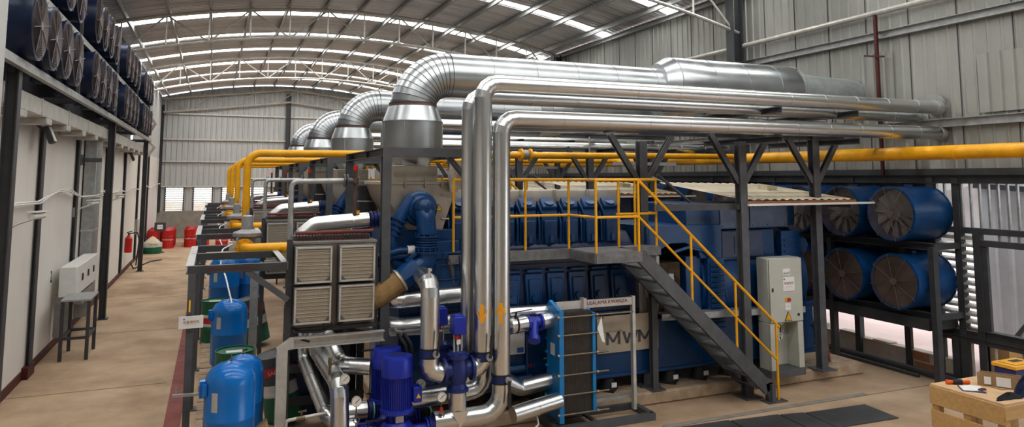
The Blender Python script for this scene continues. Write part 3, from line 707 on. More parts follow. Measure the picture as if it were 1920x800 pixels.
# right half: flywheel, coupling, alternator
b=B(); b.box(6.35,6.72,F+.0,11.4,1.3,2.4); b.box(6.42,6.5,F-.08,F,1.6,2.25); b.box(6.55,6.68,F-.1,F+.0,1.5,2.25); part('coupling_guard',b,'galv',t,.01)
b=B(); b.box(6.7,7.25,F+.15,11.3,1.2,2.1)
for k in range(16): b.cyl((6.8+.12*(k%4),F+.15,1.35+.18*(k//4)),(6.8+.12*(k%4),F+.11,1.35+.18*(k//4)),.04,n=10)
part('coupling',b,mat('rusty_brown_coupling',(.07,.045,.025),.7,.3,.5,9.),t)
b=B()
P=[(6.6,F-.05,2.72),(7.95,F-.05,2.72),(7.95,F-.05,2.2),(7.6,F-.05,2.0)]
for k in range(9):
    an=PI*k/8; P.append((7.02+.48*math.cos(an)*1.0,F-.05,1.75+.62*math.sin(an)))
b.prism([(6.5,F-.02,2.72),(8.0,F-.02,2.72),(8.0,F-.02,2.15),(7.55,F-.02,2.15),(7.5,F-.02,2.3),(7.25,F-.02,2.42),(6.95,F-.02,2.42),(6.7,F-.02,2.3),(6.6,F-.02,2.2),(6.5,F-.02,2.2)],(0,1.7,0))
b.tube([(7.3+.75*math.cos(a*PI/8),F-.03,1.5+.85*math.sin(a*PI/8)) for a in range(0,6)],.03,8)
b.box(7.3,7.6,F+.05,11.3,.5,2.2)
part('alternator_front_housing',b,'blue',t,.015)
b=B(); b.box(7.66,8.0,F-.06,F+.05,1.0,2.16)
for k in range(13): z=1.06+k*.084; b.add([(7.69,F-.065,z),(7.97,F-.065,z),(7.97,F-.10,z-.035),(7.69,F-.10,z-.035)],[(0,1,2,3)]); b.bar((7.69,F-.085,z),(7.97,F-.085,z),.012,.03)
part('louvre_panel',b,'blue',t)
b=B(); b.lathe((7.6,10.65,1.7),(1,0,0),[(0,.86),(2.3,.86),(2.34,.8)],36); b.box(7.6,9.95,F+.1,11.4,1.25,1.9); b.box(7.6,9.2,F+.05,11.3,2.1,2.6)
for x in (8.4,9.1): b.cyl((x,10.65,1.7),(x+.06,10.65,1.7),.89,n=36)
part('alternator_body',b,'blue',t,.008)
b=B(); b.box(7.28,9.5,F-.0,11.2,2.62,3.06); b.box(9.5,9.7,F+.05,11.1,2.66,3.02); tb=part('terminal_box',b,'blue',t,.012)
b=B(); b.box(7.98,8.6,F-.02,F,2.65,3.03); b.box(8.62,9.45,F-.02,F,2.65,3.03)
b.m=1
for x in (8.02,8.3,8.56,8.68,9.0,9.4):
    for z in (2.68,3.0): b.cyl((x,F-.03,z),(x,F-.015,z),.012,n=6)
part('terminal_box_cover',b,[mat('weathered_blue_grey_panel',(.10,.13,.20),.35,.3,.35,2.5),'steel'],tb,label='weathered blue-grey cover panel')
b=B(); b.box(8.02,8.9,F+.0,F+.06,2.15,2.58); b.box(8.28,8.30,F-.01,F,2.2,2.5); part('side_panel',b,mat('dull_blue_grey_panel',(.045,.06,.11),.35,.2,.3,3.),t)
b=B(); b.box(9.3,9.72,F-.02,F+.1,1.3,2.56)
for k in range(10): z=1.5+k*.1; b.bar((9.36,F-.03,z),(9.66,F-.03,z),.02,.03)
b.cyl((9.8,F,2.3),(9.8,F+.05,2.3),.14,n=8); part('louvre_panel',b,'blue',t)
# markings on the base frame
b=B(); b.box(5.54,6.66,F-.05,F-.035,.80,1.36); np=part('name_plate',b,'plate',t)
b=B()
def letter(ch,x,z,w,h,st,y):
    def st_(p,q): 
        b.prism([(x+p[0]*w-st/2*p[2],y,z+p[1]*h),(x+p[0]*w+st/2*p[2],y,z+p[1]*h),(x+q[0]*w+st/2*q[2],y,z+q[1]*h),(x+q[0]*w-st/2*q[2],y,z+q[1]*h)],(0,-.002,0))
    if ch=='M': L=[((0,0,1),(0,1,1)),((1,0,1),(1,1,1)),((.0,1,1),(.5,.2,1)),((1,1,1),(.5,.2,1))]
    else: L=[((0,1,1),(.27,0,1)),((.5,.85,1),(.27,0,1)),((.5,.85,1),(.73,0,1)),((1,1,1),(.73,0,1))]
    for p,q in L: st_(p,q)
for i,ch in enumerate('MWM'): letter(ch,5.72+.29*i,.92,.21 if ch=='M' else .25,.19,.05,F-.05)
part('lettering',b,'textgrey',np)
b=B(); b.box(3.95,4.32,F-.05,F-.035,.93,1.32); np=part('notice_plate',b,'label',t)
b=B(); b.box(4.2,4.3,F-.056,F-.05,.95,1.02); part('blue_mark',b,'skyblue',np)
b=B(); b.text('441',.09,(4.42,F-.036,.74),(1,0,0),(0,0,1)); part('painted_number',b,'red',t)
b=B(); b.tube([(3.3,F-.08,.72),(4.3,F-.08,.72)],.06,12); b.tube([(3.3,F-.1,.56),(4.4,F-.1,.56)],.08,12); b.tube([(4.35,F-.06,.55),(4.35,F-.06,1.2)],.02,8); part('drain_pipe',b,'blue',t)
b=B(); b.chan((6.62,F-.12,1.3),(9.6,F-.12,1.22),.2,.1,.012); b.box(6.85,6.95,F-.1,F-.0,1.3,1.95); part('cable_tray',b,'galv',t)

# ---- exhaust duct ---------------------------------------------------------
t=thing('exhaust_duct',(2.78,10.5,3.9),'big silver exhaust duct with a segmented elbow above the {n} engine','duct','silver exhaust ducts in a row',ALL)
cx,cy,AZ,Rr=2.78,10.5,5.1,.345
b=B(); b.lathe((cx,cy,3.92),(0,0,1),[(0,.455),(.42,.455)],40,True,False); b.lathe((cx,cy,4.34),(0,0,1),[(0,.455),(.27,.36)],40,True,False)
b.ring((cx,cy,4.34),(0,0,1),.455,.012,40,4); b.ring((cx,cy,3.93),(0,0,1),.455,.012,40,4)
for k in range(7): an=2*PI*k/7-.3; b.bar((cx+.455*math.cos(an),cy+.455*math.sin(an),3.94),(cx+.455*math.cos(an),cy+.455*math.sin(an),4.33),.012)
part('flue_collar',b,'duct',t)
b=B(); 
for z,h,r in ((3.68,.25,.24),):
    b.lathe((cx,cy,3.66),(0,0,1),[(0,.25),(.26,.40)],8,False,True)
part('hopper',b,'duct',t)
b=B(); b.ring((cx,cy,4.62),(0,0,1),.35,.02,40,4); b.lathe((cx-.0,cy,4.56),(0,0,1),[(0,.375),(.05,.365)],40,True,False); part('taped_joint',b,mat('brown_tape',(.10,.065,.055),.5,.3,.3,8.),t)
b=B(); RE=.55; pts=[(cx,cy,4.40)]; NG=12
for k in range(NG+1):
    a=PI/2*k/NG; pts.append((cx+RE-RE*math.cos(a),cy,AZ-RE+RE*math.sin(a)))

b.tube(pts,Rr,40,False,True)
for i in range(1,len(pts)):
    b.m=1; d=V(pts[min(i+1,len(pts)-1)])-V(pts[i-1]); b.ring(pts[i],d,Rr+.001,.006,40,4)
part('elbow',b,['duct','steel2'],t)
b=B(); xs=[cx+RE,4.0,4.75,5.5,6.25,7.05,7.25]
for i in range(len(xs)-1): b.tube([(xs[i],cy,AZ),(xs[i+1],cy,AZ)],Rr,40,False,True)
for x in xs[1:]: b.ring((x,cy,AZ),(1,0,0),Rr+.002,.007,40,4)
part('flue_pipe',b,'duct',t)
b=B(); SZ=AZ+.06; b.lathe((7.22,cy,SZ),(1,0,0),[(0,.37),(.22,.49),(.24,.5),(.9,.5),(1.6,.5),(2.3,.5),(3.0,.5),(3.05,.47)],40,True); 
for x in (7.46,8.2,8.95,9.7,10.3): b.ring((x,cy,SZ),(1,0,0),.502,.008,40,4)
part('silencer',b,'duct',t)
b=B(); b.lathe((10.25,cy,AZ+.02),(1,0,0),[(0,.44),(.35,.41),(1.0,.39),(1.5,.39),(1.74,.37)],32); b.ring((11.2,cy,AZ+.02),(1,0,0),.392,.008,32,4); part('tail_pipe',b,mat('weathered_duct_insulation',(.36,.40,.40),.5,.5,.2,5.,.15,8.),t)
b=B(); b.prism([(7.5,cy-.35,SZ-.49),(7.9,cy-.35,SZ-.49),(7.85,cy-.1,SZ-.62),(7.55,cy-.1,SZ-.62)],(0,.6,0)); part('drain_trough',b,'sheet',t)

# ---- exhaust support frame -------------------------------------------------
t=thing('support_frame',(2.18,9.6,.2),'dark grey steel frame carrying the exhaust duct over the {n} engine','frame','dark frames under the exhaust ducts',ALL)
for x,y in ((2.18,9.6),(2.18,12.4),(3.4,12.4)):
    b=B(); b.hbeam((x,y,.2),(x,y,3.9),.12,.13,.012,up=(0,1,0)); b.box(x-.12,x+.12,y-.12,y+.12,.2,.22); part('post',b,'steel2',t)
for p,q in (((2.12,9.6,3.85),(3.5,9.6,3.85)),((2.12,12.4,3.85),(3.5,12.4,3.85)),((2.18,9.6,3.85),(2.18,12.4,3.85)),((3.4,9.6,3.85),(3.4,12.4,3.85)),((2.18,9.95,3.87),(3.4,9.95,3.87)),((2.18,11.05,3.87),(3.4,11.05,3.87))):
    b=B(); b.chan(p,q,.1,.12,.012); part('beam',b,'steel2',t)
b=B(); b.bar((3.1,9.7,3.8),(3.65,9.75,3.2),.09,.06); part('brace',b,'steel2',t)
# rags
for (x,y,z,lab) in ((3.28,9.93,3.5,'white cloth insulation bag hanging at the duct collar of the {n} engine'),):
    b=B(); random.seed(3); vs=[]; n=14
    for j in range(7):
        for i in range(n):
            an=2*PI*i/n; r=(.09+.025*random.random())*(1.1-abs(j-2.5)*.09); vs.append((x+r*math.cos(an)*.9,y+r*math.sin(an),z+.24-.075*j))
    fs=[(j*n+i,j*n+(i+1)%n,(j+1)*n+(i+1)%n,(j+1)*n+i) for j in range(6) for i in range(n)]; b.add(vs,fs,True); b.add(vs[:n],[tuple(range(n))]); b.add(vs[-n:],[tuple(range(n))])
    tag(part('insulation_bag',b,'rag'),lab,'cloth','white bags at the duct collars',ALL)
# ---- air cooler box ---------------------------------------------------------
t=thing('air_cooler',(1.5,9.45,1.6),'grey sheet metal air cooler box with tan filter panels at the {n} engine','cooler','air cooler boxes of the engines',ALL)
b=B(); b.box(.95,2.04,9.5,9.85,1.6,2.66); b.box(.94,2.05,9.49,9.87,2.64,2.68); part('housing',b,mat('dull_brownish_sheet',(.27,.245,.215),.5,.5,.15,5.),t,.006)
b=B()
b.bar((.93,9.47,.0),(.93,9.47,2.72),.07,.07); b.bar((2.06,9.6,.0),(2.06,9.6,2.6),.05,.05)
b.bar((.93,9.47,1.58),(2.05,9.47,1.58),.04,.05)
part('stand_frame',b,'steel',t)
for zc in (2.40,1.90):
    for xc in (1.215,1.765):
        b=B(); b.box(xc-.205,xc+.205,9.34,9.36,zc-.205,zc+.205); p=part('filter_panel',b,'filter',t)
        b=B()
        for x in (xc-.215,xc+.215): b.bar((x,9.345,zc-.225),(x,9.345,zc+.225),.022,.05)
        for z in (zc-.215,zc+.215): b.bar((xc-.225,9.345,z),(xc+.225,9.345,z),.05,.022)
        for k in range(9): b.bar((xc-.21,9.332,zc-.18+.045*k),(xc+.21,9.332,zc-.18+.045*k),.004,.006)
        part('filter_frame',b,'galvlight',p)
        b=B()
        for sx in (-1,1): b.prism([(xc+sx*.205,9.333,zc-.205),(xc+sx*.205,9.333,zc-.14),(xc+sx*.14,9.333,zc-.205)],(0,-.003,0))
        b.box(xc-.235,xc+.235,9.37,9.49,zc-.235,zc+.235); part('filter_seat',b,'steel2',p)
b=B(); b.tube([(1.0,9.52,2.79),(2.0,9.52,2.80)],.022,8)
for k in range(24): b.bar((1.02+k*.04,9.6,2.67),(1.02+k*.04,9.6,2.78),.012)
part('fin_row',b,'rust',t)
b=B(); b.box(1.0,2.0,9.72,9.84,2.68,2.74)
for k in range(22): b.box(1.02+.045*k,1.03+.045*k,9.62,9.72,2.68,2.74)
part('top_fins',b,'steel2',t)
# insulated pipe over the cooler
t=thing('insulated_pipe',(1.6,9.95,2.9),'short silver insulated pipe lying over the air cooler of the {n} engine','pipe','insulated pipes over the coolers',ALL)
b=B(); b.tube(arc_path([(1.08,9.95,2.62),(1.12,9.95,2.72),(1.3,9.95,2.87),(2.02,9.95,2.92)],.12,3),.105,20,True,True)
for x in (1.5,1.8): b.ring((x,9.95,2.885),(1,0,0),.106,.006,20,4)
part('cladding',b,'clad',t)
b=B(); 
for k in range(3): b.cyl((2.04+k*.05,9.95,2.92),(2.065+k*.05,9.95,2.92),.115,n=20)
b.cyl((2.04,9.95,2.92),(2.35,9.95,2.92),.07,n=16); part('flange',b,'bluevalve',t)
b=B(); b.cyl((1.86,9.9,3.0),(1.86,9.9,3.05),.03,n=10); part('plug',b,'yellid',t)
# galvanised water pipe loop
t=thing('water_pipe',(.97,9.9,1.6),'galvanised water pipe bent over above the air cooler of the {n} engine','pipe','galvanised water pipes',ALL)
b=B(); b.tube(arc_path([(.97,9.9,.9),(.97,9.9,3.45),(1.68,9.9,3.46)],.09,5),.036,12); part('pipe',b,'galv',t)
b=B(); b.cyl((1.66,9.9,3.46),(1.675,9.9,3.46),.09,n=16); b.cyl((1.70,9.9,3.46),(1.715,9.9,3.46),.09,n=16); b.cyl((1.69,9.9,3.46),(1.8,9.9,3.46),.036,n=12); part('flange',b,'steel2',t)
b=B(); b.cyl((1.82,9.9,2.97),(1.82,9.9,3.35),.03,n=12); b.cyl((1.82,9.9,3.35),(1.82,9.9,3.62),.026,n=12); b.cyl((1.82,9.9,3.42),(1.82,9.9,3.5),.045,n=12); v=part('vent_pipe',b,'dullpipe',t)
b=B(); b.cyl((1.82,9.9,3.6),(1.82,9.9,3.67),.032,n=10); part('cap',b,'red',v)
b=B(); b.cyl((2.3,11.4,2.75),(2.3,11.4,3.35),.16,n=20); b.cyl((2.3,11.4,3.3),(2.3,11.4,3.38),.17,n=20); b.m=1; b.cyl((2.3,11.4,3.12),(2.3,11.4,3.14),.165,n=20)
tag(part('black_canister',b,['black','galv']),'black canister filter standing behind the {n} exhaust frame','filter','black canisters behind the frames',ALL)
# ---- gas train -------------------------------------------------------------
GY=12.9
t=thing('gas_pipe',(.52,GY,2.4),'yellow gas pipe rising and turning right behind the {n} gas regulator','pipe','yellow gas pipes',ALL)
b=B(); b.tube(arc_path([(.53,GY,2.62),(.53,GY,3.92),(11.0,GY,3.98)],.22,7),.062,18)
b.ring((4.9,GY,3.95),(1,0,0),.064,.008,18,4); b.ring((8,GY,3.96),(1,0,0),.064,.008,18,4); part('pipe',b,'yellowpipe',t)
b=B(); 
for x in (5.62,5.82): b.cyl((x,GY,3.955),(x+.04,GY,3.955),.125,n=20)
f=part('flange',b,'yellowpipe',t); b=B(); b.sph((5.74,GY,3.955),.10,16,10); part('valve_body',b,'cast',f)
b=B(); b.tube([(7.2,GY,4.0),(7.2,GY,4.35)],.018,8); part('hanger_rod',b,'galv',t)
GR=11.4
t=thing('gas_inlet_pipe',(.5,GR-.25,2.4),'short yellow gas pipe from the {n} regulator to behind the cooler','pipe','yellow gas inlet pipes',ALL)
ZG=2.475
b=B(); b.tube(arc_path([(.46,GR-.1,ZG),(.46,GR-.34,ZG),(2.0,GR-.34,ZG)],.12,6),.072,18); b.cyl((.46,GR-.18,ZG),(.46,GR-.14,ZG),.135,n=20); b.ring((.96,GR-.34,ZG),(1,0,0),.074,.008,16,4); part('pipe',b,'yellowpipe',t)
b=B()
for k in range(8): an=2*PI*k/8; b.cyl((.46+.115*math.cos(an),GR-.2,ZG+.115*math.sin(an)),(.46+.115*math.cos(an),GR-.12,ZG+.115*math.sin(an)),.012,n=6)
part('bolts',b,'cast',t)
t=thing('gas_regulator',(.5,GR,2.4),'grey cast gas pressure regulator under the {n} yellow riser','regulator','gas regulators in a row',ALL)
b=B(); b.lathe((.5,GR,ZG-.13),(0,0,1),[(0,.08),(.03,.11),(.18,.12),(.24,.12),(.27,.13),(.285,.20),(.31,.205),(.335,.205),(.35,.19),(.38,.1),(.39,.09)],28); b.cyl((.46,GR-.14,ZG),(.46,GR+.14,ZG),.125,n=20); part('body',b,'cast',t)
b=B(); b.lathe((.5,GR,ZG+.25),(0,0,1),[(0,.085),(.2,.075),(.21,.06),(.22,.02),(.28,.02)],20); part('spring_cap',b,'cast',t)
b=B(); b.tube([(.47,GR+.14,ZG),(.52,12.9,ZG),(.53,12.9,2.62)],.075,14); b.cyl((.5,12.1,ZG),(.5,12.35,ZG),.13,n=18); part('train_pipe',b,'cast',t)
b=B(); b.cbox((.3,GR-.1,ZG+.02),(.1,.12,.14)); part('limit_switch',b,'galvlight',t)
b=B(); b.tube(arc_path([(.3,GR-.15,ZG+.06),(.16,GR-.3,ZG),(.14,GR-.6,2.3),(.2,GR-1.2,2.2),(.28,GR-1.5,1.9)],.12,5),.01,6); part('white_cable',b,'label',t)
# header
b=B(); b.tube([(11.05,-2,3.88),(11.05,34,4.0)],.115,20)
for y in (7.7,14): b.ring((11.05,y,3.875+.0034*y),(0,1,0),.116,.006,20,4)
tag(part('gas_header',b,'yellowpipe'),'thick yellow gas main running along the corrugated side wall','pipe')
# ---- gantry -----------------------------------------------------------------
t=thing('gantry_frame',(-.2,9.4,0),'low dark steel gantry frame with a lengthwise beam at the {n} bay','frame','dark steel gantries along the aisle',(0,1,2,3,4))
zt_=2.40
for y in (9.4,10.9,12.1):
    b=B(); b.chan((-.24,y,zt_),(.90,y,zt_),.08,.095,.01); part('beam',b,'steel',t)  # beams darker than the posts, shade on the webs put into the colour
b=B(); b.chan((-.22,9.4,zt_),(-.22,12.1,zt_),.09,.095,.01); part('side_beam',b,'galv',t)
b=B(); b.chan((.87,9.4,zt_),(.87,12.1,zt_),.08,.095,.01); part('side_beam',b,'galv',t)
for y in (9.4,12.1):
    b=B(); b.bar((-.19,y,0),(-.19,y,zt_-.04),.08,.09); b.box(-.3,-.1,y-.1,y+.1,0,.02); part('post',b,'steel2',t)
b=B(); b.bar((.42,9.4,2.36),(.92,9.4,1.98),.07,.07); part('brace',b,'steel2',t)
b=B(); b.text('USALAMA KWANZA',.06,(.24,9.4-.042,zt_),(1,0,0),(0,0,1)); part('lettering',b,'textdarkred',t)
for kk,(tx,yy) in enumerate((('1',9.34),)):
    b=B(); b.text(tx,.2,(-.2,yy-.005,1.98),(1,0,0),(0,0,1),.003); part('number',b,'warn',t)
t=thing('notice_sign',(-.18,9.3,1.78),'white sign with gold characters fixed to the nearest gantry post','sign')
b=B(); b.box(-.31,-.045,9.28,9.3,1.74,1.88); part('panel',b,'white',t)
b=B(); b.text('设备储存区',.036,(-.175,9.28,1.812),(1,0,0),(0,0,1),.001); b.text('EQUIPMENT STORAGE AREA',.009,(-.175,9.28,1.785),(1,0,0),(0,0,1)); part('lettering',b,'textgold',t)
b=B(); b.box(-.26,-.245,9.279,9.28,1.84,1.855); part('emblem',b,'skyblue',t)
# ---- expansion tanks ----------------------------------------------------------
def tank(x,y,z0,H,R,lab,ks,tagx):
    t=thing('expansion_tank',(x,y,z0),lab,'tank','blue expansion tanks',ks)
    b=B(); b.lathe((x,y,z0),(0,0,1),[(0,.02),(.02,R*.5),(.07,R*.8),(.15,R*.97),(.22,R),(H*.52,R),(H*.525,R*1.012),(H*.54,R*1.012),(H*.545,R),(H-.24,R),(H-.17,R*.97),(H-.09,R*.83),(H-.03,R*.5),(H,.03)],36); part('shell',b,'bluetank',t)
    b=B(); b.cyl((x,y,z0+H-.01),(x,y,z0+H+.06),.009,n=8); b.cyl((x,y,z0+H-.01),(x,y,z0+H+.015),.02,n=8); part('valve',b,'brass',t)
    for an in (0,2.1,4.2): b=B(); b.bar((x+R*.7*math.cos(an),y+R*.7*math.sin(an),0),(x+R*.8*math.cos(an),y+R*.8*math.sin(an),z0+.2),.04); part('leg',b,'steel',t)
    b=B(); b.box(x-R-.05,x-R+.03,y-.08,y-.0,z0+H*.72,z0+H*.86); b.box(x-R-.02,x-R*.9,y-.14,y+.1,z0+H*.74,z0+H*.84); part('bracket',b,'bluetank',t)
    b=B(); a0=-2.35
    pts=[(x+R*1.004*math.cos(a0+.09*k),y+R*1.004*math.sin(a0+.09*k)) for k in range(4)]
    for k in range(3):
        p,q=pts[k],pts[k+1]; b.add([(p[0],p[1],z0+H*.62),(q[0],q[1],z0+H*.62),(q[0],q[1],z0+H*.78),(p[0],p[1],z0+H*.78)],[(0,1,2,3)])
    part('sticker',b,'galvlight',t)
    return t
tank(.27,8.9,.12,1.30,.275,'glossy blue expansion tank at the very front of the bay beside the aisle post',None,0)
tank(.43,9.65,.12,1.19,.255,'glossy blue expansion tank half hidden behind the front one',None,0)
tank(.36,13.75,.12,1.24,.30,'glossy blue expansion tank standing behind the first green drum',None,0)
tank(.34,18.6,.12,1.5,.34,'large blue expansion tank under the second gantry, left of its pair',None,0)
tank(.92,19.0,.12,1.5,.34,'large blue expansion tank under the second gantry, right of its pair',None,0)
# clamp rail from post to tank
b=B(); b.bar((-.34,9.25,1.0),(.02,9.2,1.0),.03,.03); b.cyl((-.3,9.25,1.02),(-.3,9.25,1.09),.012,n=6); b.cyl((-.06,9.25,1.02),(-.06,9.25,1.09),.012,n=6)
tag(part('clamp_bar',b,'galv'),'short bolted clamp bar between the gantry post and the front blue tank','clamp')
# green drums
def gdrum(x,y,lab,tilt=0,dark=False):
    t=thing('oil_drum',(x,y,0),lab,'drum','green oil drums by the engines')
    R,H=.285,.88
    def L(bb,pr,n=28,caps=False): bb.lathe((x,y,0),(0,0,1),pr,n,True,caps)
    b=B(); L(b,[(0,R),(.03,R*1.01),(.04,R*.985),(.28,R*.985),(.3,R*1.02),(.32,R*.985),(.36,R*.985)]); L(b,[(.60,R*.985),(H-.04,R*.985),(H-.02,R*1.01),(H,R*1.01),(H,R*.96),(H-.02,R*.95)]); part('shell',b,'green' if not dark else 'green',t)
    b=B(); L(b,[(.36,R*.985),(.42,R*.985)]); L(b,[(.54,R*.985),(.58,R*1.02),(.60,R*.985)]); part('white_band',b,'drumwhite',t)
    b=B(); L(b,[(.42,R*.985),(.54,R*.985)]); part('red_band',b,'drumred',t)
    b=B(); b.cyl((x,y,H-.03),(x,y,H-.02),R*.96,n=28); part('lid',b,'green' if not dark else 'greydrum',t)
    b=B(); b.cyl((x+.15,y,H-.02),(x+.15,y,H+.0),.03,n=10); part('bung',b,'brass',t)
    b=B(); b.box(x-.13,x+.1,y-.12,y+.03,H-.019,H-.016); part('paper_label',b,'label',t)
    if tilt: t.rotation_euler=(0.0,tilt,0)
    return t
gdrum(.41,11.9,'dark green oil drum with a paper label on its lid between two blue tanks')
gdrum(.05+.1,16.8,'dark green oil drum with white and red bands beside the aisle strip')
def tilted(x,y,lab,ang):
    R,H=.29,.9
    t=thing('oil_drum',(x,y,.1),lab,'drum','tilted oil drums by the pipework')
    def L(bb,pr,caps=False): bb.lathe((x,y,.1),(0,0,1),pr,28,True,caps)
    for nm,mt,pr in (('shell','green',[(0,.01),(0,R),(.35,R)]),('white_band','drumwhite',[(.35,R),(.37,R*1.02),(.39,R),(.52,R)]),('grey_band','greydrum',[(.52,R),(.64,R)]),('red_band','drumred',[(.64,R),(.70,R*1.02),(.76,R)]),('dark_top','greydrum',[(.76,R),(.88,R),(.9,R*.98),(.88,R*.9),(.88,.01)])):
        b=B(); L(b,pr); part(nm,b,mt,t)
    b=B(); b.text('SAE 40',.075,(x-.05,y-R-.01,.8),(1,0,0),(0,0,1)); part('lettering',b,'drumwhite',t)
    t.rotation_euler=(.0,ang,0); return t
tilted(1.1,11.0,'leaning green, white and dark grey drum behind the front skid frame',-.2)
tilted(.95,16.1,'leaning green and dark drum with red bands beside the second blue tank',-.2)
b=B(); b.prism([(.5,9.2,.0),(.72,9.2,.0),(.72,9.2,.55),(.5,9.2,.42)],(0,.3,0)); tag(part('cardboard_box',b,'card'),'brown cardboard box behind the front blue tanks','box')
# small vertical steel channel stands with bent tops next to the cooler (pipe stands)
for k,(x,y,lab) in enumerate(((.78,14.2,'bent galvanised channel stand left of the cooler pipes'),)):
    t=thing('channel_stand',(x,y,0),lab,'stand')
    b=B(); b.chan((x,y,0),(x,y,1.75),.14,.1,.012); part('upright',b,'galv',t)
    b=B(); b.chan((x,y,1.75),(x+.16,y,1.9),.14,.1,.012); b.chan((x+.16,y,1.9),(x+.9,y,1.9),.14,.1,.012); part('arm',b,'galv',t)
# ================================================================== PUMP SKID AND PIPES
def seams(b,p,q,r,step=.75,n=24):
    p=V(p);q=V(q);L=(q-p).length;k=max(1,int(L/step))
    for i in range(1,k+1): b.ring(p+(q-p)*(i/(k+1)),q-p,r+.001,.005,n,4)
def clad(b,pts,R,r,k=4,n=24,step=.75):
    path=arc_path(pts,R,k); b.tube(path,r,n,True,True)
    for i in range(1,len(path)-1):
        b.ring(path[i],path[i+1]-path[i-1],r+.001,.004,n,4)
    for i in range(len(path)-1):
        if (path[i+1]-path[i]).length>step: seams(b,path[i],path[i+1],r,step,n)
    return b
def arrow(b,x,y,r,z0,z1,w,up):
    """flat arrow wrapped on a vertical pipe, facing the aisle"""
    a0=-PI/2-.42
    def P(u,z): an=a0+u/r; return (x+(r+.004)*math.cos(an),y+(r+.004)*math.sin(an),z)
    def quad(u0,u1,za,zb,zc,zd):
        n=3
        for i in range(n):
            f,g=i/n,(i+1)/n; ua=u0+(u1-u0)*f; ub=u0+(u1-u0)*g
            b.add([P(ua,za+(zb-za)*f),P(ub,za+(zb-za)*g),P(ub,zd+(zc-zd)*g),P(ua,zd+(zc-zd)*f)],[(0,1,2,3)])
    quad(-.022,.022,z0,z0,z1,z1)
    t=z1 if up else z0; s=-1 if up else 1
    quad(-w,0,t+s*.12,t,t+s*.06,t+s*.17); quad(0,w,t,t+s*.12,t+s*.17,t+s*.06)
# --- three tall insulated pipes ---
PY=8.7
t=thing('insulated_pipe',(3.26,PY,1.2),'tall silver insulated pipe with a painted down arrow, the upper of two bending right','pipe','tall insulated pipes before the engine')
b=B(); clad(b,[(3.26,PY,1.22),(3.26,PY,4.75),(WX+.05,PY-.08,4.75)],.2,.118); part('cladding',b,'clad',t)
b=B(); arrow(b,3.26,PY,.118,1.66,1.88+.02,.07,False); part('arrow',b,'arrow',t,label='orange yellow arrow pointing down')
b=B(); b.lathe((WX-.08,PY-.08,4.75),(-1,0,0),[(0,.16),(.02,.16),(.1,.125)],24); b.cyl((WX-.06,PY-.02,4.8),(WX-.03,PY-.02,4.8),.2,n=20); part('wall_flashing',b,'galv',t)
t=thing('insulated_pipe',(3.52,PY,.4),'tall silver insulated pipe with a painted up arrow, the lower of two bending right','pipe','tall insulated pipes before the engine')
b=B(); clad(b,[(2.62,PY,.50),(3.52,PY,.50),(3.52,PY,4.29),(WX+.05,PY-.08,4.29)],[.26,.26,.2,.2],.118); part('cladding',b,'clad',t)
b=B(); arrow(b,3.52,PY,.118,1.64,1.9,.07,True); part('arrow',b,'arrow',t,label='orange yellow arrow pointing up')
b=B(); b.lathe((WX-.02,PY-.08,4.29),(-1,0,0),[(0,.15),(.02,.15),(.08,.125)],24); part('wall_flashing',b,'galv',t)
def butterfly(t,c,ax,r,hand):
    """wafer butterfly valve with black lever"""
    c=V(c); d=V(ax).normalized()
    b=B(); b.cyl(c-d*.03,c+d*.03,r*1.02,n=24); b.ring(c-d*.035,d,r*.98,.012,24,4); b.ring(c+d*.035,d,r*.98,.012,24,4); v=part('valve',b,'bluevalve',t)
    b=B(); b.ring(c-d*.05,d,r*1.0,.014,24,4); b.ring(c+d*.05,d,r*1.0,.014,24,4); part('rubber_collar',b,'black',v)
    h=V(hand); s=c+V((.04,-r*1.05,0)); b=B(); b.cyl(s,s+V((0,-.05,0)),.042,n=14); b.m=1; b.bar(s+V((0,-.06,0)),s+h+V((0,-.06,0)),.03,.02); b.bar(s+h*.45+V((0,-.06,0)),s+h+V((0,-.06,0)),.045,.025); part('lever',b,['cast','black'],v)
ob=[o for o in COL.objects if o.name.startswith('insulated_pipe')]
pB=[o for o in ob if o.get('label','').startswith('tall silver insulated pipe with a painted down')][0]
pC=[o for o in ob if o.get('label','').startswith('tall silver insulated pipe with a painted up')][0]
butterfly(pB,(3.26,PY,1.24),(0,0,1),.118,(.03,0,.28)); butterfly(pC,(3.52,PY,.93),(0,0,1),.118,(.0,0,-.32))
t=thing('insulated_pipe',(3.2,9.08,1.1),'slimmer silver pipe standing behind the arrow pipes and bending right under the upper pipe','pipe',None,ALL)
b=B(); clad(b,[(2.3,9.08,.72),(3.2,9.08,.72),(3.2,9.08,4.62),(WX+.05,9.08,4.62)],[.2,.24,.2,.2],.105); part('cladding',b,'clad',t)
b=B(); b.ring((3.2,9.08,1.2),(0,0,1),.11,.02,20,4); part('collar',b,'bluevalve',t)
TODO[-1]=(t,'silver insulated riser turning right toward the side wall at the {n} engine',ALL)
t['label']='slim silver insulated riser turning right, directly behind the pipes with the painted arrows'; t['group']='insulated pipes repeated at each bay'
t=thing('insulated_pipe',(3.3,9.5,4.2),'lower silver insulated pipe to the side wall beneath the {n} exhaust duct','pipe','lower insulated pipes repeated at each bay',(1,2,3))
b=B(); clad(b,[(3.5,9.4,.6),(3.5,9.4,4.2),(WX+.05,9.4,4.2)],.2,.115); part('cladding',b,'clad',t); SKIP0=[t]
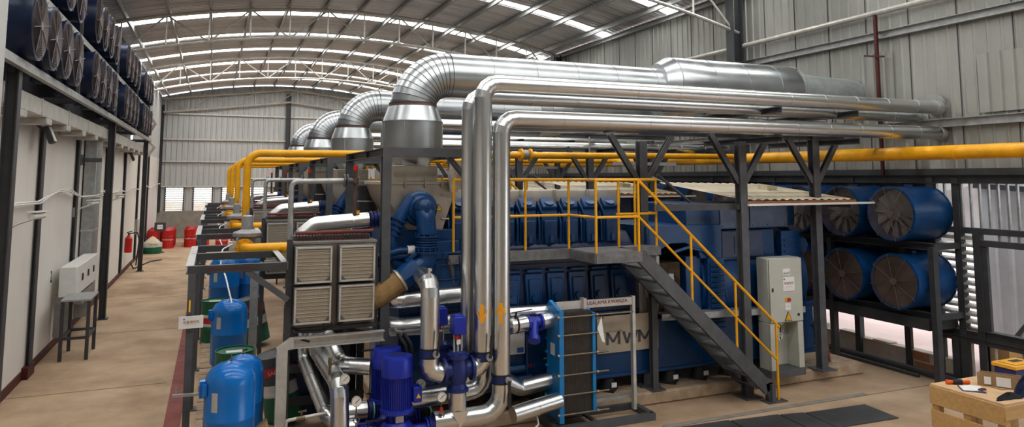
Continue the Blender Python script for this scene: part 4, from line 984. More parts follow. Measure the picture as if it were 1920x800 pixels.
# --- control valve bodies ---
def ctrl(x,y,z,lab):
    t=thing('control_valve',(x,y,z),lab,'valve','blue control valves with actuators')
    b=B(); b.lathe((x,y,z-.26),(0,0,1),[(0,.14),(.03,.14),(.035,.115),(.09,.1),(.16,.125),(.3,.135),(.36,.115),(.40,.115),(.405,.14),(.45,.14),(.46,.11),(.48,.08)],24)
    b.lathe((x-.2,y,z-.0),(1,0,0),[(0,.15),(.035,.15),(.04,.1),(.36,.1),(.365,.15),(.4,.15)],24)
    for k in range(8): an=2*PI*k/8; b.cyl((x+.12*math.cos(an),y+.12*math.sin(an),z+.17),(x+.12*math.cos(an),y+.12*math.sin(an),z+.215),.014,n=6)
    part('body',b,'bluevalve',t)
    b=B(); b.cyl((x-.05,y,z+.2),(x-.05,y,z+.46),.012,n=8); b.cyl((x+.05,y,z+.2),(x+.05,y,z+.46),.012,n=8); b.cyl((x,y,z+.2),(x,y,z+.4),.014,n=8); part('yoke',b,'galvlight',t)
    b=B(); b.cbox((x+.0,y-.02,z+.34),(.05,.03,.06)); b.m=1; b.cbox((x-.02,y-.03,z+.40),(.05,.03,.05)); part('position_marker',b,['label','red'],t)
    b=B(); b.prism([(x-.085,y-.1,z+.44),(x+.085,y-.1,z+.44),(x+.075,y-.1,z+.66),(x-.075,y-.1,z+.66)],(0,.2,0)); b.cbox((x,y,z+.665),(.12,.12,.02)); part('actuator',b,'bluepump',t,.012)
    return t
ctrl(2.93,PY,1.10,'dark blue control valve with a blue actuator box between the two silver elbows')
ctrl(2.86,9.25,1.12,'dark blue control valve with an actuator partly hidden behind the front one')
# vertical riser with cap, left of the control valve, and its elbows
t=thing('insulated_pipe',(2.56,PY,1.1),'silver insulated riser with a bleed valve on its bent top, left of the control valve','pipe')
b=B(); clad(b,[(2.72,PY,1.08),(2.56,PY,1.12),(2.56,PY,2.16),(2.62,9.3,2.2)],[.1,.12,.16,.1],.118,3); part('cladding',b,'clad',t)
b=B(); b.cyl((2.56,8.76,2.24),(2.56,8.76,2.36),.016,n=8); b.cbox((2.57,8.75,2.34),(.04,.03,.03)); part('bleed_valve',b,'galvlight',t)
butterfly(t,(2.56,PY,1.34),(0,0,1),.118,(.05,0,.28))
t=thing('insulated_elbow',(3.2,PY,1.0),'short silver elbow joining the control valve to the down arrow pipe','pipe')
b=B(); clad(b,[(3.12,PY,1.10),(3.2,PY,1.10),(3.26,PY,1.2)],.08,.12,2); part('cladding',b,'clad',t)
t=thing('insulated_tee',(2.93,PY,.5),'short silver vertical branch with a pointed saddle under the control valve','pipe')
b=B(); b.cyl((2.93,PY,.5),(2.93,PY,.84),.112,n=24); b.prism([(2.818,PY-.122,.62),(3.042,PY-.122,.62),(2.93,PY-.127,.42)],(0,-.004,0)); part('cladding',b,'clad',t)
# rear horizontal pipes between cooler and engine
for z,lab in ((1.87,'upper of two silver insulated pipes running behind the posts under the cooler'),(1.52,'lower of two silver insulated pipes running behind the posts under the cooler')):
    t=thing('insulated_pipe',(2.7,9.62,z),lab,'pipe','paired horizontal silver pipes')
    b=B(); clad(b,[(1.9,9.9,z+.03),(2.4,9.62,z-.03),(3.6,9.62,z+.0)],.2,.115,3,24,.6); part('cladding',b,'clad',t)
t=thing('insulated_pipe',(2.8,8.98,.8),'silver insulated pipe running low behind the front pump to the rising elbow','pipe')
b=B(); clad(b,[(2.35,8.98,.72),(3.1,8.98,.72),(3.36,8.98,.75),(3.40,8.98,1.1)],[.1,.16,.16,.1],.112,3); part('cladding',b,'clad',t)
# pumps
def pump(x,y,z,lab):
    t=thing('circulation_pump',(x,y,0),lab,'pump','blue vertical pumps')
    R=.185
    b=B(); b.lathe((x,y,z+.02),(0,0,1),[(0,R*.92),(.40,R*.92)],28)
    for k in range(44): an=2*PI*k/44; b.bar((x+R*.95*math.cos(an),y+R*.95*math.sin(an),z+.03),(x+R*.95*math.cos(an),y+R*.95*math.sin(an),z+.4),.008,.03,up=(math.cos(an),math.sin(an),0))
    b.lathe((x,y,z-.03),(0,0,1),[(0,R*.9),(.0,R*1.12),(.05,R*1.12),(.06,R*.95)],28); m=part('motor',b,'bluepump',t)
    b=B(); b.lathe((x,y,z+.4),(0,0,1),[(0,R*.9),(.0,R*1.06),(.2,R*1.06),(.235,R*.98),(.25,R*.7)],32); part('fan_cowl',b,'bluepump',t)
    b=B(); b.cyl((x,y,z+.649),(x,y,z+.652),R*.6,n=20); part('cowl_grille',b,'bluevalve',t)
    b=B(); b.cbox((x+.23,y-.05,z+.17),(.11,.16,.19)); j=part('terminal_box',b,'bluepump',t,.01)
    b=B(); b.prism([(x+.21,y-.131,z+.13),(x+.27,y-.131,z+.13),(x+.24,y-.131,z+.19)],(0,-.003,0)); part('warning_sticker',b,'warn',j)
    b=B(); b.lathe((x,y,z-.14),(0,0,1),[(0,.1),(.06,.1),(.11,.13)],20)
    for k in range(4): an=PI/4+PI/2*k; b.bar((x+.1*math.cos(an),y+.1*math.sin(an),z-.14),(x+.16*math.cos(an),y+.16*math.sin(an),z-.02),.03)
    part('lantern',b,'bluepump',t)
    b=B(); b.lathe((x,y,z-.4),(0,0,1),[(0,.1),(.05,.17),(.13,.2),(.2,.2),(.26,.15),(.27,.1)],28); b.cyl((x-.42,y,z-.30),(x+.42,y,z-.30),.085,n=20)
    for s in (-.42,-.38,.38,.42): b.cyl((x+s-.012,y,z-.30),(x+s+.012,y,z-.30),.145,n=24)
    b.cyl((x,y,.05),(x,y,z-.38),.09,n=16); b.box(x-.16,x+.16,y-.16,y+.16,0,.05)
    part('volute',b,'bluepump',t)
    b=B(); b.box(x-.04,x+.06,y-.12,y-.105,z-.135,z-.06); part('nameplate',b,'galvlight',t)
    for s in (-1,1):
        b=B()
        for k in range(3): b.lathe((x+s*(.44+.045*k),y,z-.30),(s,0,0),[(0,.11),(.02,.13),(.045,.11)],20)
        part('rubber_joint',b,'black',t)
        b=B(); b.ring((x+s*.585,y,z-.30),(1,0,0),.13,.012,24,4); part('gasket',b,'cyan',t)
    return t
pump(2.2,8.88,.66,'blue vertical inline pump in front with a ribbed motor and warning sticker')
pump(2.17,9.34,.66,'blue vertical inline pump half hidden behind the front pump')
# suction pipes with valves left of the pumps
def gauge(x,y,z,zb,lab):
    t=thing('pressure_gauge',(x,y,z),lab,'gauge','round pressure gauges on the pump pipes')
    b=B(); b.cyl((x,y,z),(x,y-.035,z),.058,n=24); b.ring((x,y-.035,z),(0,1,0),.055,.007,24,4); part('case',b,'galvlight',t)
    b=B(); b.cyl((x,y-.035,z),(x,y-.038,z),.05,n=24); part('dial',b,'glass',t)
    b=B(); b.bar((x-.02,y-.041,z-.018),(x+.032,y-.041,z+.028),.006,.003); part('needle',b,'textblack',t)
    b=B(); b.tube(arc_path([(x,y-.01,z-.05),(x,y-.01,z-.16),(x+.03,y-.01,z-.2)],.02,2),.008,6); b.ring((x+.005,y-.01,z-.22),(0,1,0),.035,.007,16,4); b.cyl((x+.0,y-.01,zb),(x+.0,y-.01,z-.25),.009,n=6); b.m=1; b.cyl((x,y-.01,zb+.02),(x,y-.01,zb+.07),.022,n=8); part('siphon',b,['brass','red'],t)
gauge(1.57,8.98,1.06,.68,'round gauge on a siphon above the left suction pipe, upper of the left two')
gauge(1.68,8.78,.84,.44,'round gauge in front of the left suction pipes, lower of the left two')
gauge(2.69,8.62,.82,.62,'round gauge below the silver elbow right of the front pump')
gauge(2.56,9.1,.86,.72,'round gauge half hidden just right of the front pump terminal box')
t=thing('insulated_pipe',(1.5,8.95,.3),'silver insulated pipe sloping forward under the cooler and dropping left of the gauges','pipe')
b=B(); clad(b,[(1.42,10.5,1.75),(1.42,10.5,1.12),(1.52,9.05,.98),(1.54,8.95,.1)],[.15,.16,.18,.1],.112,3,24,.5); part('cladding',b,'clad',t)
b=B(); b.cyl((1.42,9.15,1.08),(1.42,9.15,1.2),.018,n=8); b.cyl((1.42,9.15,1.2),(1.42,9.15,1.28),.025,n=8); b.bar((1.42,9.13,1.2),(1.5,9.1,1.24),.02); part('air_vent',b,'brass',t)
t=thing('insulated_pipe',(1.3,9.2,.3),'slimmer silver insulated pipe sloping forward beside the larger one','pipe')
b=B(); clad(b,[(1.28,10.6,1.75),(1.28,10.6,.95),(1.42,9.3,.55),(1.62,9.15,.42),(1.75,9.15,.42)],[.15,.16,.18,.1,.1],.095,3,24,.5); part('cladding',b,'clad',t)
t=thing('insulated_pipe',(1.7,9.3,1.05),'silver insulated pipe coming forward then turning right to a butterfly valve behind the gauges','pipe')
b=B(); clad(b,[(1.5,10.6,1.45),(1.62,9.55,1.08),(1.98,9.4,1.06)],[.1,.22,.1],.105,4,24,.5); part('cladding',b,'clad',t)
b=B(); b.tube([(2.06,9.4,1.06),(2.16,9.4,1.06)],.105,24); part('cladding',b,'clad',t)
b=B(); b.cyl((2.0,9.4,1.06),(2.04,9.4,1.06),.12,n=24); b.cyl((2.02,9.4,1.06),(2.02,9.36,1.28),.018,n=8); b.cyl((2.2,9.4,1.06),(2.24,9.4,1.06),.13,n=20); v=part('valve',b,'bluevalve',t)
b=B(); b.bar((1.85,9.36,1.28),(2.1,9.34,1.28),.02); part('lever',b,'black',v)
for y,z,x0,lab in ((9.3,.56,1.66,'rear silver suction pipe stub with a valve left of the pumps'),(8.88,.36,1.56,'front silver suction pipe stub with a valve left of the pumps')):
    t=thing('suction_pipe',(x0,y,z),lab,'pipe','suction stubs at the pumps')
    b=B(); b.tube([(x0-.05,y,z),(x0+.25,y,z)],.11,24); part('cladding',b,'clad',t)
    b=B(); b.cyl((x0+.27,y,z),(x0+.31,y,z),.12,n=24); b.cyl((x0+.36,y,z),(x0+.38,y,z),.12,n=24); b.cyl((x0+.29,y,z),(x0+.29,y-.02,z+.2),.015,n=8); v=part('valve',b,'bluevalve',t)
    b=B(); b.bar((x0+.25,y-.02,z+.2),(x0+.45,y-.04,z+.2),.02); part('lever',b,'black',v)
    b=B(); b.ring((x0+.33,y,z),(1,0,0),.11,.014,24,4); part('gasket',b,'cyan',v)
for y,z,lab in ((9.2,.58,'upper small drain pipe with a brass cock beside the skid leg'),(8.95,.42,'lower small drain pipe with a brass cock beside the skid leg')):
    t=thing('drain_pipe',(1.0,y,z),lab,'pipe','small drain pipes at the skid')
    b=B(); b.tube(arc_path([(.92,y,z-.14),(.92,y,z),(1.4,y,z+.03)],.04,3),.022,10); part('pipe',b,'galvlight',t)
    b=B(); b.cyl((1.1,y,z),(1.1,y,z+.08),.014,n=8); b.bar((1.06,y,z+.08),(1.16,y,z+.09),.02); b.cyl((1.04,y,z),(1.14,y,z+.005),.032,n=10); part('cock',b,'brass',t)
# skid frame (galvanised channel)
t=thing('skid_frame',(.86,9.4,0),'galvanised channel frame with a cut corner standing in front of the pump pipes','frame')
b=B(); b.chan((1.0,9.38,1.45),(2.14,9.38,1.45),.1,.13,.012,side=-1); b.prism([(.8,9.33,1.36),(.93,9.33,1.38),(1.0,9.33,1.385),(1.0,9.33,1.515),(.96,9.33,1.515),(.8,9.33,1.40)],(0,.1,0)); part('crossbar',b,'galvlight',t)
b=B(); b.chan((.865,9.38,0),(.865,9.38,1.38),.13,.1,.012,up=(0,1,0)); part('leg',b,'galvlight',t)
b=B(); b.chan((2.24,9.5,1.47),(3.4,9.5,1.43),.1,.12,.012,side=-1); part('rear_crossbar',b,'galv',t)
b=B(); b.bar((2.0,9.42,0),(2.0,9.42,1.4),.06,.06); b.bar((2.08,9.5,0),(2.08,9.5,1.4),.05); part('leg',b,'galv',t)
b=B(); b.box(.95,3.1,8.7,8.78,.0,.1); b.box(.95,3.1,9.4,9.48,0,.1); part('sill',b,'steel',t)
b=B(); b.tube([(1.8,10.2,0),(1.8,10.2,1.7)],.05,10); b.tube([(1.68,9.7,0),(1.68,9.7,1.0)],.045,10); tag(part('pipe_prop',b,'steel2'),'slim grey pipe prop standing under the cooler','post')
b=B(); b.tube(arc_path([(.98,9.46,1.62),(1.1,9.44,1.56),(1.35,9.43,1.55),(1.6,9.44,1.64),(1.72,9.46,1.72)],.1,3),.014,6); b.tube(arc_path([(.96,9.46,1.6),(1.0,9.44,1.5),(1.2,9.43,1.44)],.05,3),.02,6); b.ring((1.42,9.44,1.62),(0,1,0),.055,.011,18,4); tag(part('black_cable',b,'black'),'looped black cable under the cooler box','cable')
b=B(); b.tube(arc_path([(2.34,9.44,1.44),(2.42,9.36,1.3),(2.46,9.34,1.1)],.1,4),.025,8); b.tube(arc_path([(2.42,9.44,1.44),(2.5,9.36,1.3),(2.52,9.34,1.1)],.1,4),.025,8); tag(part('black_cable',b,'black'),'pair of black cables entering the rear channel above the pumps','cable')
t=thing('backdrop_trestle',(1.6,10.35,0),'dark steel trestle under the cooler, behind the sloping silver pipes','frame')  # trestle added to darken the backdrop behind the skid pipes
for x in (1.05,1.62,2.1): b=B(); b.bar((x,10.75,0),(x,10.75,1.7),.09,.09); part('leg',b,'steel',t)
for z in (.35,.8,1.25,1.6): b=B(); b.bar((1.0,10.72,z),(2.15,10.72,z),.08,.11); part('crossbar',b,'steel',t)
b=B(); b.box(1.1,2.05,10.8,10.83,.1,1.3); part('backdrop_plate',b,'bluedark',t)
# ================================================================== HEAT EXCHANGER
t=thing('heat_exchanger',(5.1,9.25,0),'tall plate heat exchanger with light blue end plates and dark plates on a steel base','heat exchanger')
b=B(); b.prism([(4.54,9.06,.14),(4.54,9.46,.14),(4.54,9.46,1.66),(4.54,9.38,1.74),(4.54,9.14,1.66),(4.54,9.06,1.62)],(.05,0,0)); b.box(4.53,4.6,9.03,9.09,.12,1.64)
for k in range(8): z=.25+.19*k; b.cyl((4.54,9.44,z),(4.51,9.44,z),.02,n=8)
p=part('fixed_plate',b,'bluehx',t)
b=B(); b.box(4.53,4.538,9.2,9.32,1.0,1.16); part('sticker',b,'label',p)
b=B(); b.box(5.07,5.12,9.05,9.46,.22,1.58); b.prism([(5.07,9.2,1.58),(5.07,9.4,1.58),(5.07,9.34,1.68),(5.07,9.26,1.68)],(.05,0,0)); part('pressure_plate',b,'bluehx',t)
b=B()
b.box(4.6,5.07,9.09,9.43,.2,1.6)
for k in range(40): x=4.603+k*.0116; b.box(x,x+.007,9.08,9.44,.19,1.61)
part('plate_pack',b,mat('dark_gasket_plates',(.085,.075,.066),.55,.3,.2,20.),t)
b=B()
for k,z in enumerate((1.55,1.3,1.03,.76,.49,.23,.09)[:6]): b.cyl((4.5,9.04,z),((5.75 if k==0 else 5.55 if k in (1,) else 5.32),9.04,z),.012,n=8); b.cyl((4.5,9.04,z),(4.53,9.04,z),.024,n=6); b.cyl((5.12,9.04,z),(5.15,9.04,z),.024,n=6)
for z in (1.4,.9): b.cyl((4.5,9.48,z),(5.5,9.48,z),.012,n=8)
part('tie_rod',b,mat('tarnished_rod',(.30,.26,.20),.4,.7,.2,9.),t)
b=B(); b.bar((4.59,9.25,1.67),(5.88,9.25,1.67),.05,.11); b.box(5.0,5.05,9.18,9.3,1.58,1.76); cb=part('carrying_bar',b,'galvlight',t)
b=B(); b.text('USALAMA KWANZA',.075,(5.42,9.222,1.68),(1,0,0),(0,0,1),.0005); part('lettering',b,'textred',cb)
b=B(); b.bar((5.87,9.25,.1),(5.87,9.25,1.74),.05,.07); part('end_support',b,'galvlight',t)
b=B(); b.bar((5.12,9.3,.28),(5.85,9.3,.28),.04,.05); part('guide_bar',b,'galv',t)
b=B(); b.chan((4.45,9.0,.05),(6.05,9.0,.05),.08,.1,.012); b.chan((4.45,9.55,.05),(6.05,9.55,.05),.08,.1,.012); b.bar((4.48,9.0,.05),(4.48,9.55,.05),.08,.1); b.bar((6.02,9.0,.05),(6.02,9.55,.05),.08,.1); b.bar((5.1,9.0,.08),(5.1,9.55,.08),.06,.03); part('base_frame',b,'steel2',t)
b=B(); b.prism([(5.13,9.02,1.36),(5.2,9.0,1.18),(5.24,9.0,1.16),(5.2,9.02,1.52)],(0,.005,0)); part('tag',b,'label',t)
t=thing('insulated_pipe',(4.0,9.28,1.46),'short silver pipe with a blue strainer feeding the top of the heat exchanger','pipe')
b=B(); clad(b,[(3.62,9.0,1.75),(3.66,9.1,1.46),(3.85,9.28,1.44),(4.14,9.28,1.46)],.12,.108,3); part('cladding',b,'clad',t)
b=B(); b.tube([(4.38,9.28,1.47),(4.54,9.28,1.48)],.108,24); part('cladding',b,'clad',t)
b=B(); b.ring((3.98,9.28,1.455),(1,0,0),.11,.014,24,4); b.cyl((3.96,9.26,1.55),(3.96,9.22,1.64),.014,n=8); b.bar((3.88,9.2,1.64),(4.2,9.22,1.66),.012); part('lever',b,'black',t)
b=B(); b.cyl((4.15,9.28,1.46),(4.36,9.28,1.47),.075,n=18); b.cyl((4.25,9.26,1.47),(4.18,9.12,1.28),.065,n=16); b.cyl((4.19,9.13,1.30),(4.17,9.09,1.25),.085,n=16); b.cyl((4.14,9.28,1.46),(4.165,9.28,1.46),.12,n=20); b.cyl((4.345,9.28,1.46),(4.37,9.28,1.46),.12,n=20); part('strainer',b,'bluepump',t)
b=B(); clad(b,[(3.9,9.55,1.56),(4.55,9.5,1.56)],.1,.1,2); tag(part('insulated_pipe',b,'clad'),'short silver pipe behind the blue strainer at the heat exchanger top','pipe')
for lab,pts in (('front lower silver pipe feeding the foot of the heat exchanger',[(3.82,9.02,.34),(4.56,9.1,.42)]),('rear lower silver pipe bent behind the foot of the heat exchanger',[(3.7,9.35,.78),(4.1,9.42,.55),(4.56,9.38,.62)])):
    b=B(); clad(b,pts,.15,.112,3,24,.5); tag(part('insulated_pipe',b,'clad'),lab,'pipe','lower heat exchanger pipes')
b=B(); b.tube(arc_path([(4.2,9.08,.28),(4.2,9.02,.16),(4.14,9.0,.14)],.03,2),.015,6); tag(part('drain_cock',b,'galvlight'),'small bent drain cock under the front lower pipe','valve')
# ================================================================== PLATFORM AND STAIR
t=thing('work_platform',(5.0,9.7,2.36),'raised dark grey walkway with yellow railing and stair along the {n} engine','platform','walkways with yellow railings',(0,1,2))
b=B(); b.box(3.12,5.08,9.72,10.0,2.38,2.42); b.box(5.08,5.84,8.95,10.0,2.38,2.42); b.box(5.84,6.62,9.62,10.0,2.38,2.42)
b.bar((3.12,9.72,2.34),(5.08,9.72,2.34),.04,.13); b.bar((5.08,9.74,2.34),(5.08,8.95,2.34),.04,.13); b.bar((5.08,8.95,2.34),(5.85,8.95,2.34),.04,.13); b.bar((5.84,8.95,2.34),(5.84,9.62,2.34),.04,.13); b.bar((5.84,9.62,2.34),(6.64,9.62,2.34),.04,.13)
part('deck',b,'tread',t)
for x,y in ((6.52,9.68),(6.52,9.94),(3.14,9.8)):
    b=B(); b.hbeam((x,y,.2),(x,y,2.36),.1,.1,.01,up=(0,1,0)) if x>4 else b.bar((3.14,9.74,2.36),(3.3,9.85,1.6),.08,.08)
    if x>4: b.box(x-.13,x+.13,y-.13,y+.13,.2,.215)
    part('post',b,'steel2',t)
def rail(pts,r=.022,zs=(3.47,2.93)):
    b=B()
    b.tube([(x,y,zs[0]) for x,y in pts],.024,8); b.tube([(x,y,zs[1]) for x,y in pts],.02,8); return b
front=[(3.2,9.74),(5.06,9.74),(5.1,8.97),(5.82,8.97)]
part('handrail',rail(front),'yellow',t)
part('handrail',rail([(5.86,9.66),(6.6,9.66),(6.6,9.98)]),'yellow',t)
for x,y in ((3.2,9.74),(4.33,9.74),(5.06,9.74),(5.1,8.97),(5.82,8.97),(5.9,9.66),(6.2,9.66),(6.6,9.66)):
    b=B(); b.tube([(x,y,2.40),(x,y,3.47)],.02,8); part('railing_post',b,'yellow',t)
b=B(); b.chan((5.84,8.97,2.36),(8.16,8.97,.2),.06,.2,.012); b.bar((8.16,8.97,.30),(8.22,8.97,.02),.06,.14); b.bar((8.2,8.97,.0),(8.2,8.97,.28),.07,.16); b.box(8.08,8.46,8.87,9.07,0,.015); part('stringer',b,'steel2',t)
b=B(); b.chan((5.84,9.58,2.36),(8.16,9.58,.2),.06,.2,.012); b.bar((8.2,9.58,.0),(8.2,9.58,.28),.07,.16); part('stringer',b,'steel2',t)
for k in range(10):
    z=2.18-.215*k; x=5.92+.232*k; b=B(); b.box(x-.04,x+.24,8.99,9.56,z-.03,z+.0); part('tread',b,'tread',t)
b=B(); b.tube([(5.82,8.97,3.47),(8.42,8.97,1.13)],.024,8); b.tube([(5.82,8.97,2.93),(8.34,8.97,.64)],.02,8); part('stair_handrail',b,'yellow',t)
for x in (6.75,7.57,8.36):
    b=B(); zt=3.47-.9*(x-5.82); b.tube([(x,8.97,zt-1.06 if x<8 else .0),(x,8.97,zt)],.02,8); part('stair_post',b,'yellow',t)
# ================================================================== PIPE RACK
t=thing('pipe_rack',(8.05,9.3,0),'dark grey columns with V braces carrying silver pipes over the {n} engine','rack','pipe racks with V braces',(0,1,2))
for x,y,z0 in ((6.52,9.93,.2),(8.05,9.32,0),(9.85,9.5,.2)):
    b=B(); b.hbeam((x,y,z0),(x,y,4.1 if x!=9.85 else 4.4),.14,.14,.014,up=(0,1,0)); b.box(x-.17,x+.17,y-.17,y+.17,z0,z0+.02); part('column',b,'steel2',t)
    for s in (-1,1): b=B(); b.hbeam((x+s*.06,y,3.42),(x+s*.6,y,4.2),.09,.08,.01,up=(0,1,0)); part('brace',b,'steel2',t)
    for z,ya in ((4.115,8.66),(4.58,8.66)):
        if x<7: continue
        b=B(); xx=x+(.25 if x<9 else .13); b.chan((xx,ya,z),(xx,y+1.3,z),.1,.1,.012); part('cross_arm',b,'steel2',t)
for z,x0,yy in ((4.22,6.2,9.5),(4.5,7.6,9.9)): b=B(); b.hbeam((x0,yy,z),(10.6,yy,z),.1,.1,.012); part('longitudinal_beam',b,'steel2',t)
b=B(); b.chan((6.5,9.55,3.02),(8.05,9.45,3.02),.08,.1,.01); b.bar((6.6,9.6,3.55),(7.3,9.7,3.1),.05,.03); part('cable_support',b,'steel2',t)
# ================================================================== AWNING
def sheet(b,A,Bp,C,D,n=14,dep=.02):
    """corrugated sheet: ribs run from AB edge to DC edge"""
    A,Bp,C,D=[V(p) for p in (A,Bp,C,D)]; vs=[];fs=[]
    m=n*4
    for i in range(m+1):
        f=i/m; h=dep if (i%4) in (1,2) else 0
        vs.append(A.lerp(Bp,f)+V((0,0,h))); vs.append(D.lerp(C,f)+V((0,0,h)))
    for i in range(m): fs.append((2*i,2*i+2,2*i+3,2*i+1))
    b.add(vs,fs)
t=thing('awning',(9,10.4,3.1),'beige corrugated sheet awning over the alternator of the {n} engine','awning','corrugated awnings over the alternators',(0,1,2))
b=B(); sheet(b,(8.1,9.25,3.13),(10.55,9.25,3.11),(10.5,11.5,3.36),(7.95,11.5,3.40)); part('roof_sheet',b,'sheet',t)
b=B(); b.box(8.12,10.56,9.26,9.3,3.06,3.115); part('timber_batten',b,mat('red_brown_timber',(.30,.13,.06),.7,0,.2,6.),t)
b=B(); b.bar((8.1,9.22,3.055),(10.95,9.22,3.055),.04,.035); part('edge_angle',b,'white',t)
b=B(); b.bar((8.02,9.3,3.02),(7.95,11.5,3.02),.06,.09); part('support_beam',b,'steel2',t)
b=B(); b.bar((10.5,9.3,3.02),(10.5,11.5,3.02),.06,.09); part('support_beam',b,'steel2',t)
b=B(); b.prism([(9.6,10.4,3.22),(9.8,10.4,3.22),(9.85,10.4,3.34),(9.6,10.4,3.36)],(0,.25,.02)); part('bent_flap',b,'sheet',t)
b=B(); b.bar((7.0,11.3,3.75),(7.9,11.3,3.42),.035,.03); b.bar((6.8,11.3,3.76),(8.2,11.3,3.76),.02,.06); part('tie_strut',b,'galv',t)
# ================================================================== CABINET
t=thing('electrical_cabinet',(8.97,9.5,.2),'pale grey electrical cabinet with danger stickers and open legs beside the stair','cabinet')
b=B(); b.box(8.61,9.33,9.39,9.66,1.08,2.15); part('body',b,'cab',t,.012)
b=B(); b.box(8.62,9.33,9.36,9.385,1.09,2.14); d=part('door',b,'cab',t,.008)
b=B(); b.box(8.66,8.69,9.35,9.36,1.6,1.66); b.cyl((9.22,9.36,1.2),(9.22,9.345,1.2),.02,n=10); part('lock',b,'black',d)
b=B(); b.box(8.61,8.73,9.37,9.66,.32,1.08); b.box(9.21,9.33,9.37,9.66,.32,1.08); b.box(8.61,9.33,9.64,9.66,.32,1.08); part('leg_panel',b,'cab',t,.006)
b=B(); b.box(8.60,9.34,9.36,9.67,.2,.32); part('plinth',b,'steel2',t,.004)
b=B(); b.box(8.90,9.06,9.352,9.36,1.86,1.97); s=part('maker_sticker',b,'label',d)
b=B(); b.text('MWM',.05,(8.975,9.352,1.89),(1,0,0),(0,0,1),.001); b.prism([(9.03,9.352,1.93),(9.05,9.352,1.91),(9.03,9.352,1.9),(9.04,9.352,1.915)],(0,-.003,0)); part('lettering',b,'textblack',s)
b=B(); b.box(8.90,9.15,9.352,9.36,1.6,1.83); s=part('danger_sticker',b,'label',d)
b=B(); b.text('有电危险',.052,(9.025,9.352,1.725),(1,0,0),(0,0,1),.001); b.text('Danger Electric Shock',.016,(9.025,9.352,1.67),(1,0,0),(0,0,1)); part('lettering',b,'textred',s)
b=B(); b.box(8.915,8.94,9.35,9.353,1.785,1.81); part('emblem',b,'skyblue',s)
b=B(); b.box(8.94,9.0,9.345,9.36,1.43,1.49); b.m=1; b.cyl((9.0,9.35,1.46),(9.0,9.32,1.46),.032,n=16); part('emergency_switch',b,['warn','red'],d)
b=B(); b.box(8.93,9.05,9.352,9.36,1.29,1.41); s=part('small_sticker',b,'label',d)
b=B(); b.text('AUTO CHECK',.014,(8.99,9.352,1.35),(1,0,0),(0,0,1)); part('lettering',b,'textblack',s)
b=B(); b.prism([(8.91,9.354,1.09+.02),(9.07,9.354,1.11),(8.99,9.354,1.27)],(0,-.003,0)); s=part('warning_triangle',b,'textblack',d)
b=B(); b.prism([(8.928,9.35,1.12),(9.052,9.35,1.12),(8.99,9.35,1.245)],(0,-.003,0)); b.m=1; b.prism([(8.985,9.347,1.22),(9.0,9.347,1.22),(8.99,9.347,1.165)],(0,-.002,0)); b.m=2; b.text('危险',.03,(8.99,9.348,1.138),(1,0,0),(0,0,1)); part('triangle_face',b,['warn','orange','textblack'],s)
random.seed(5)
for k in range(9):
    b=B(); x0=8.78+.02*k; b.tube(arc_path([(x0,9.5,1.1),(x0+.02,9.48,.9-.02*k),(x0-.02+.01*k,9.5,.72+.02*k),(8.74,9.52,.66+.03*k)],.06,4),.008,6); part('wire',b,'label' if k%3 else 'black',t)
# ================================================================== RIGHT WALL FANS
fr=None
for row,zc in ((0,2.87),(1,1.70)):
    for i in range(9 if row==0 else 5):
        lab='blue axial fan, %s from the barred window in the %s row of the side wall'%(['first','second','third','fourth','fifth','sixth','seventh','eighth','ninth'][i],('upper','lower')[row])
        if fr is None: fr=make_fan('axial_fan',lab,'blue fans on the corrugated side wall',.47,.95,-1,'guard',11); o=fr
        elif row==1 and i==0:
            fr2=make_fan('axial_fan',lab,'blue fans on the corrugated side wall',.47,.95,-1,'guardbr',11); o=fr2
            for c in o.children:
                if c.name.startswith('impeller'): c.data.materials[0]=M['dirt_and_shade']  # lower row blades take the dark shade colour too
        else: o=copy_tree(fr if row==0 else fr2); o['label']=lab
        o.location=(11.02,8.95+1.09*i,zc); o.rotation_euler=(0,0,PI)
t=thing('fan_stand',(11.2,9.0,0),'dark steel stand holding the two rows of fans on the side wall','stand')
for z in (2.33,1.16):
    b=B(); b.chan((11.3,8.4,z),(11.3,19,z),.1,.12,.012); part('rail',b,'steel',t)
for y in (8.4,10.55,13.8,17.1):
    b=B(); b.chan((11.3,y,0),(11.3,y,2.33),.12,.1,.012); part('upright',b,'steel',t)
    for z in (2.33,1.16): b=B(); b.bar((11.3,y,z),(WX,y,z),.08,.1); part('cross_arm',b,'steel',t)
b=B(); b.box(11.25,11.97,8.5,19,.92,1.1); part('drip_plate',b,'steel',t)
b=B(); b.chan((WX-.14,9.75,3.9),(WX-.14,9.75,6.72),.05,.06,.01,up=(0,1,0)); b.bar((WX-.2,9.55,5.82),(WX-.2,9.98,5.9),.035,.035); b.bar((WX-.14,9.75,3.55),(WX-.14,9.75,3.9),.05)
tag(part('hanger_post',b,'reddark'),'thin dark red hanger post with a short cross bar on the corrugated side wall','post')
# ================================================================== MATS, CRATE
for k,(x0,x1) in enumerate(((4.9,5.95),(5.97,7.0),(7.02,7.84),(7.86,8.25),(8.27,9.42))):
    lab=['leftmost black floor mat','second black floor mat from the left','third black floor mat from the left','narrow black floor mat between two wide ones','rightmost black floor mat, nearest the wooden crate'][k]
    b=B(); e=.05*(k-2); b.prism([(x0,8.66-.08*k,0.0),(x1,8.66-.08*k-.06,0.0),(x1-.06,7.84-.05*k,0.0),(x0-.06,7.89-.05*k,0.0)],(0,0,.018)); tag(part('floor_mat',b,'mat',None,.004),lab,'mat','black mats laid side by side')
b=B(); b.box(6.0,9.9,8.62,8.72,.0,.012); tag(part('floor_strip',b,'concrete'),'thin grey strip along the back edge of the black mats','strip')
t=thing('wooden_crate',(9.3,6.0,0),'rough pine pallet crate used as a table at the lower right','crate')
X0,X1,YA,YB_,T=8.56,10.1,5.58,6.5,.88
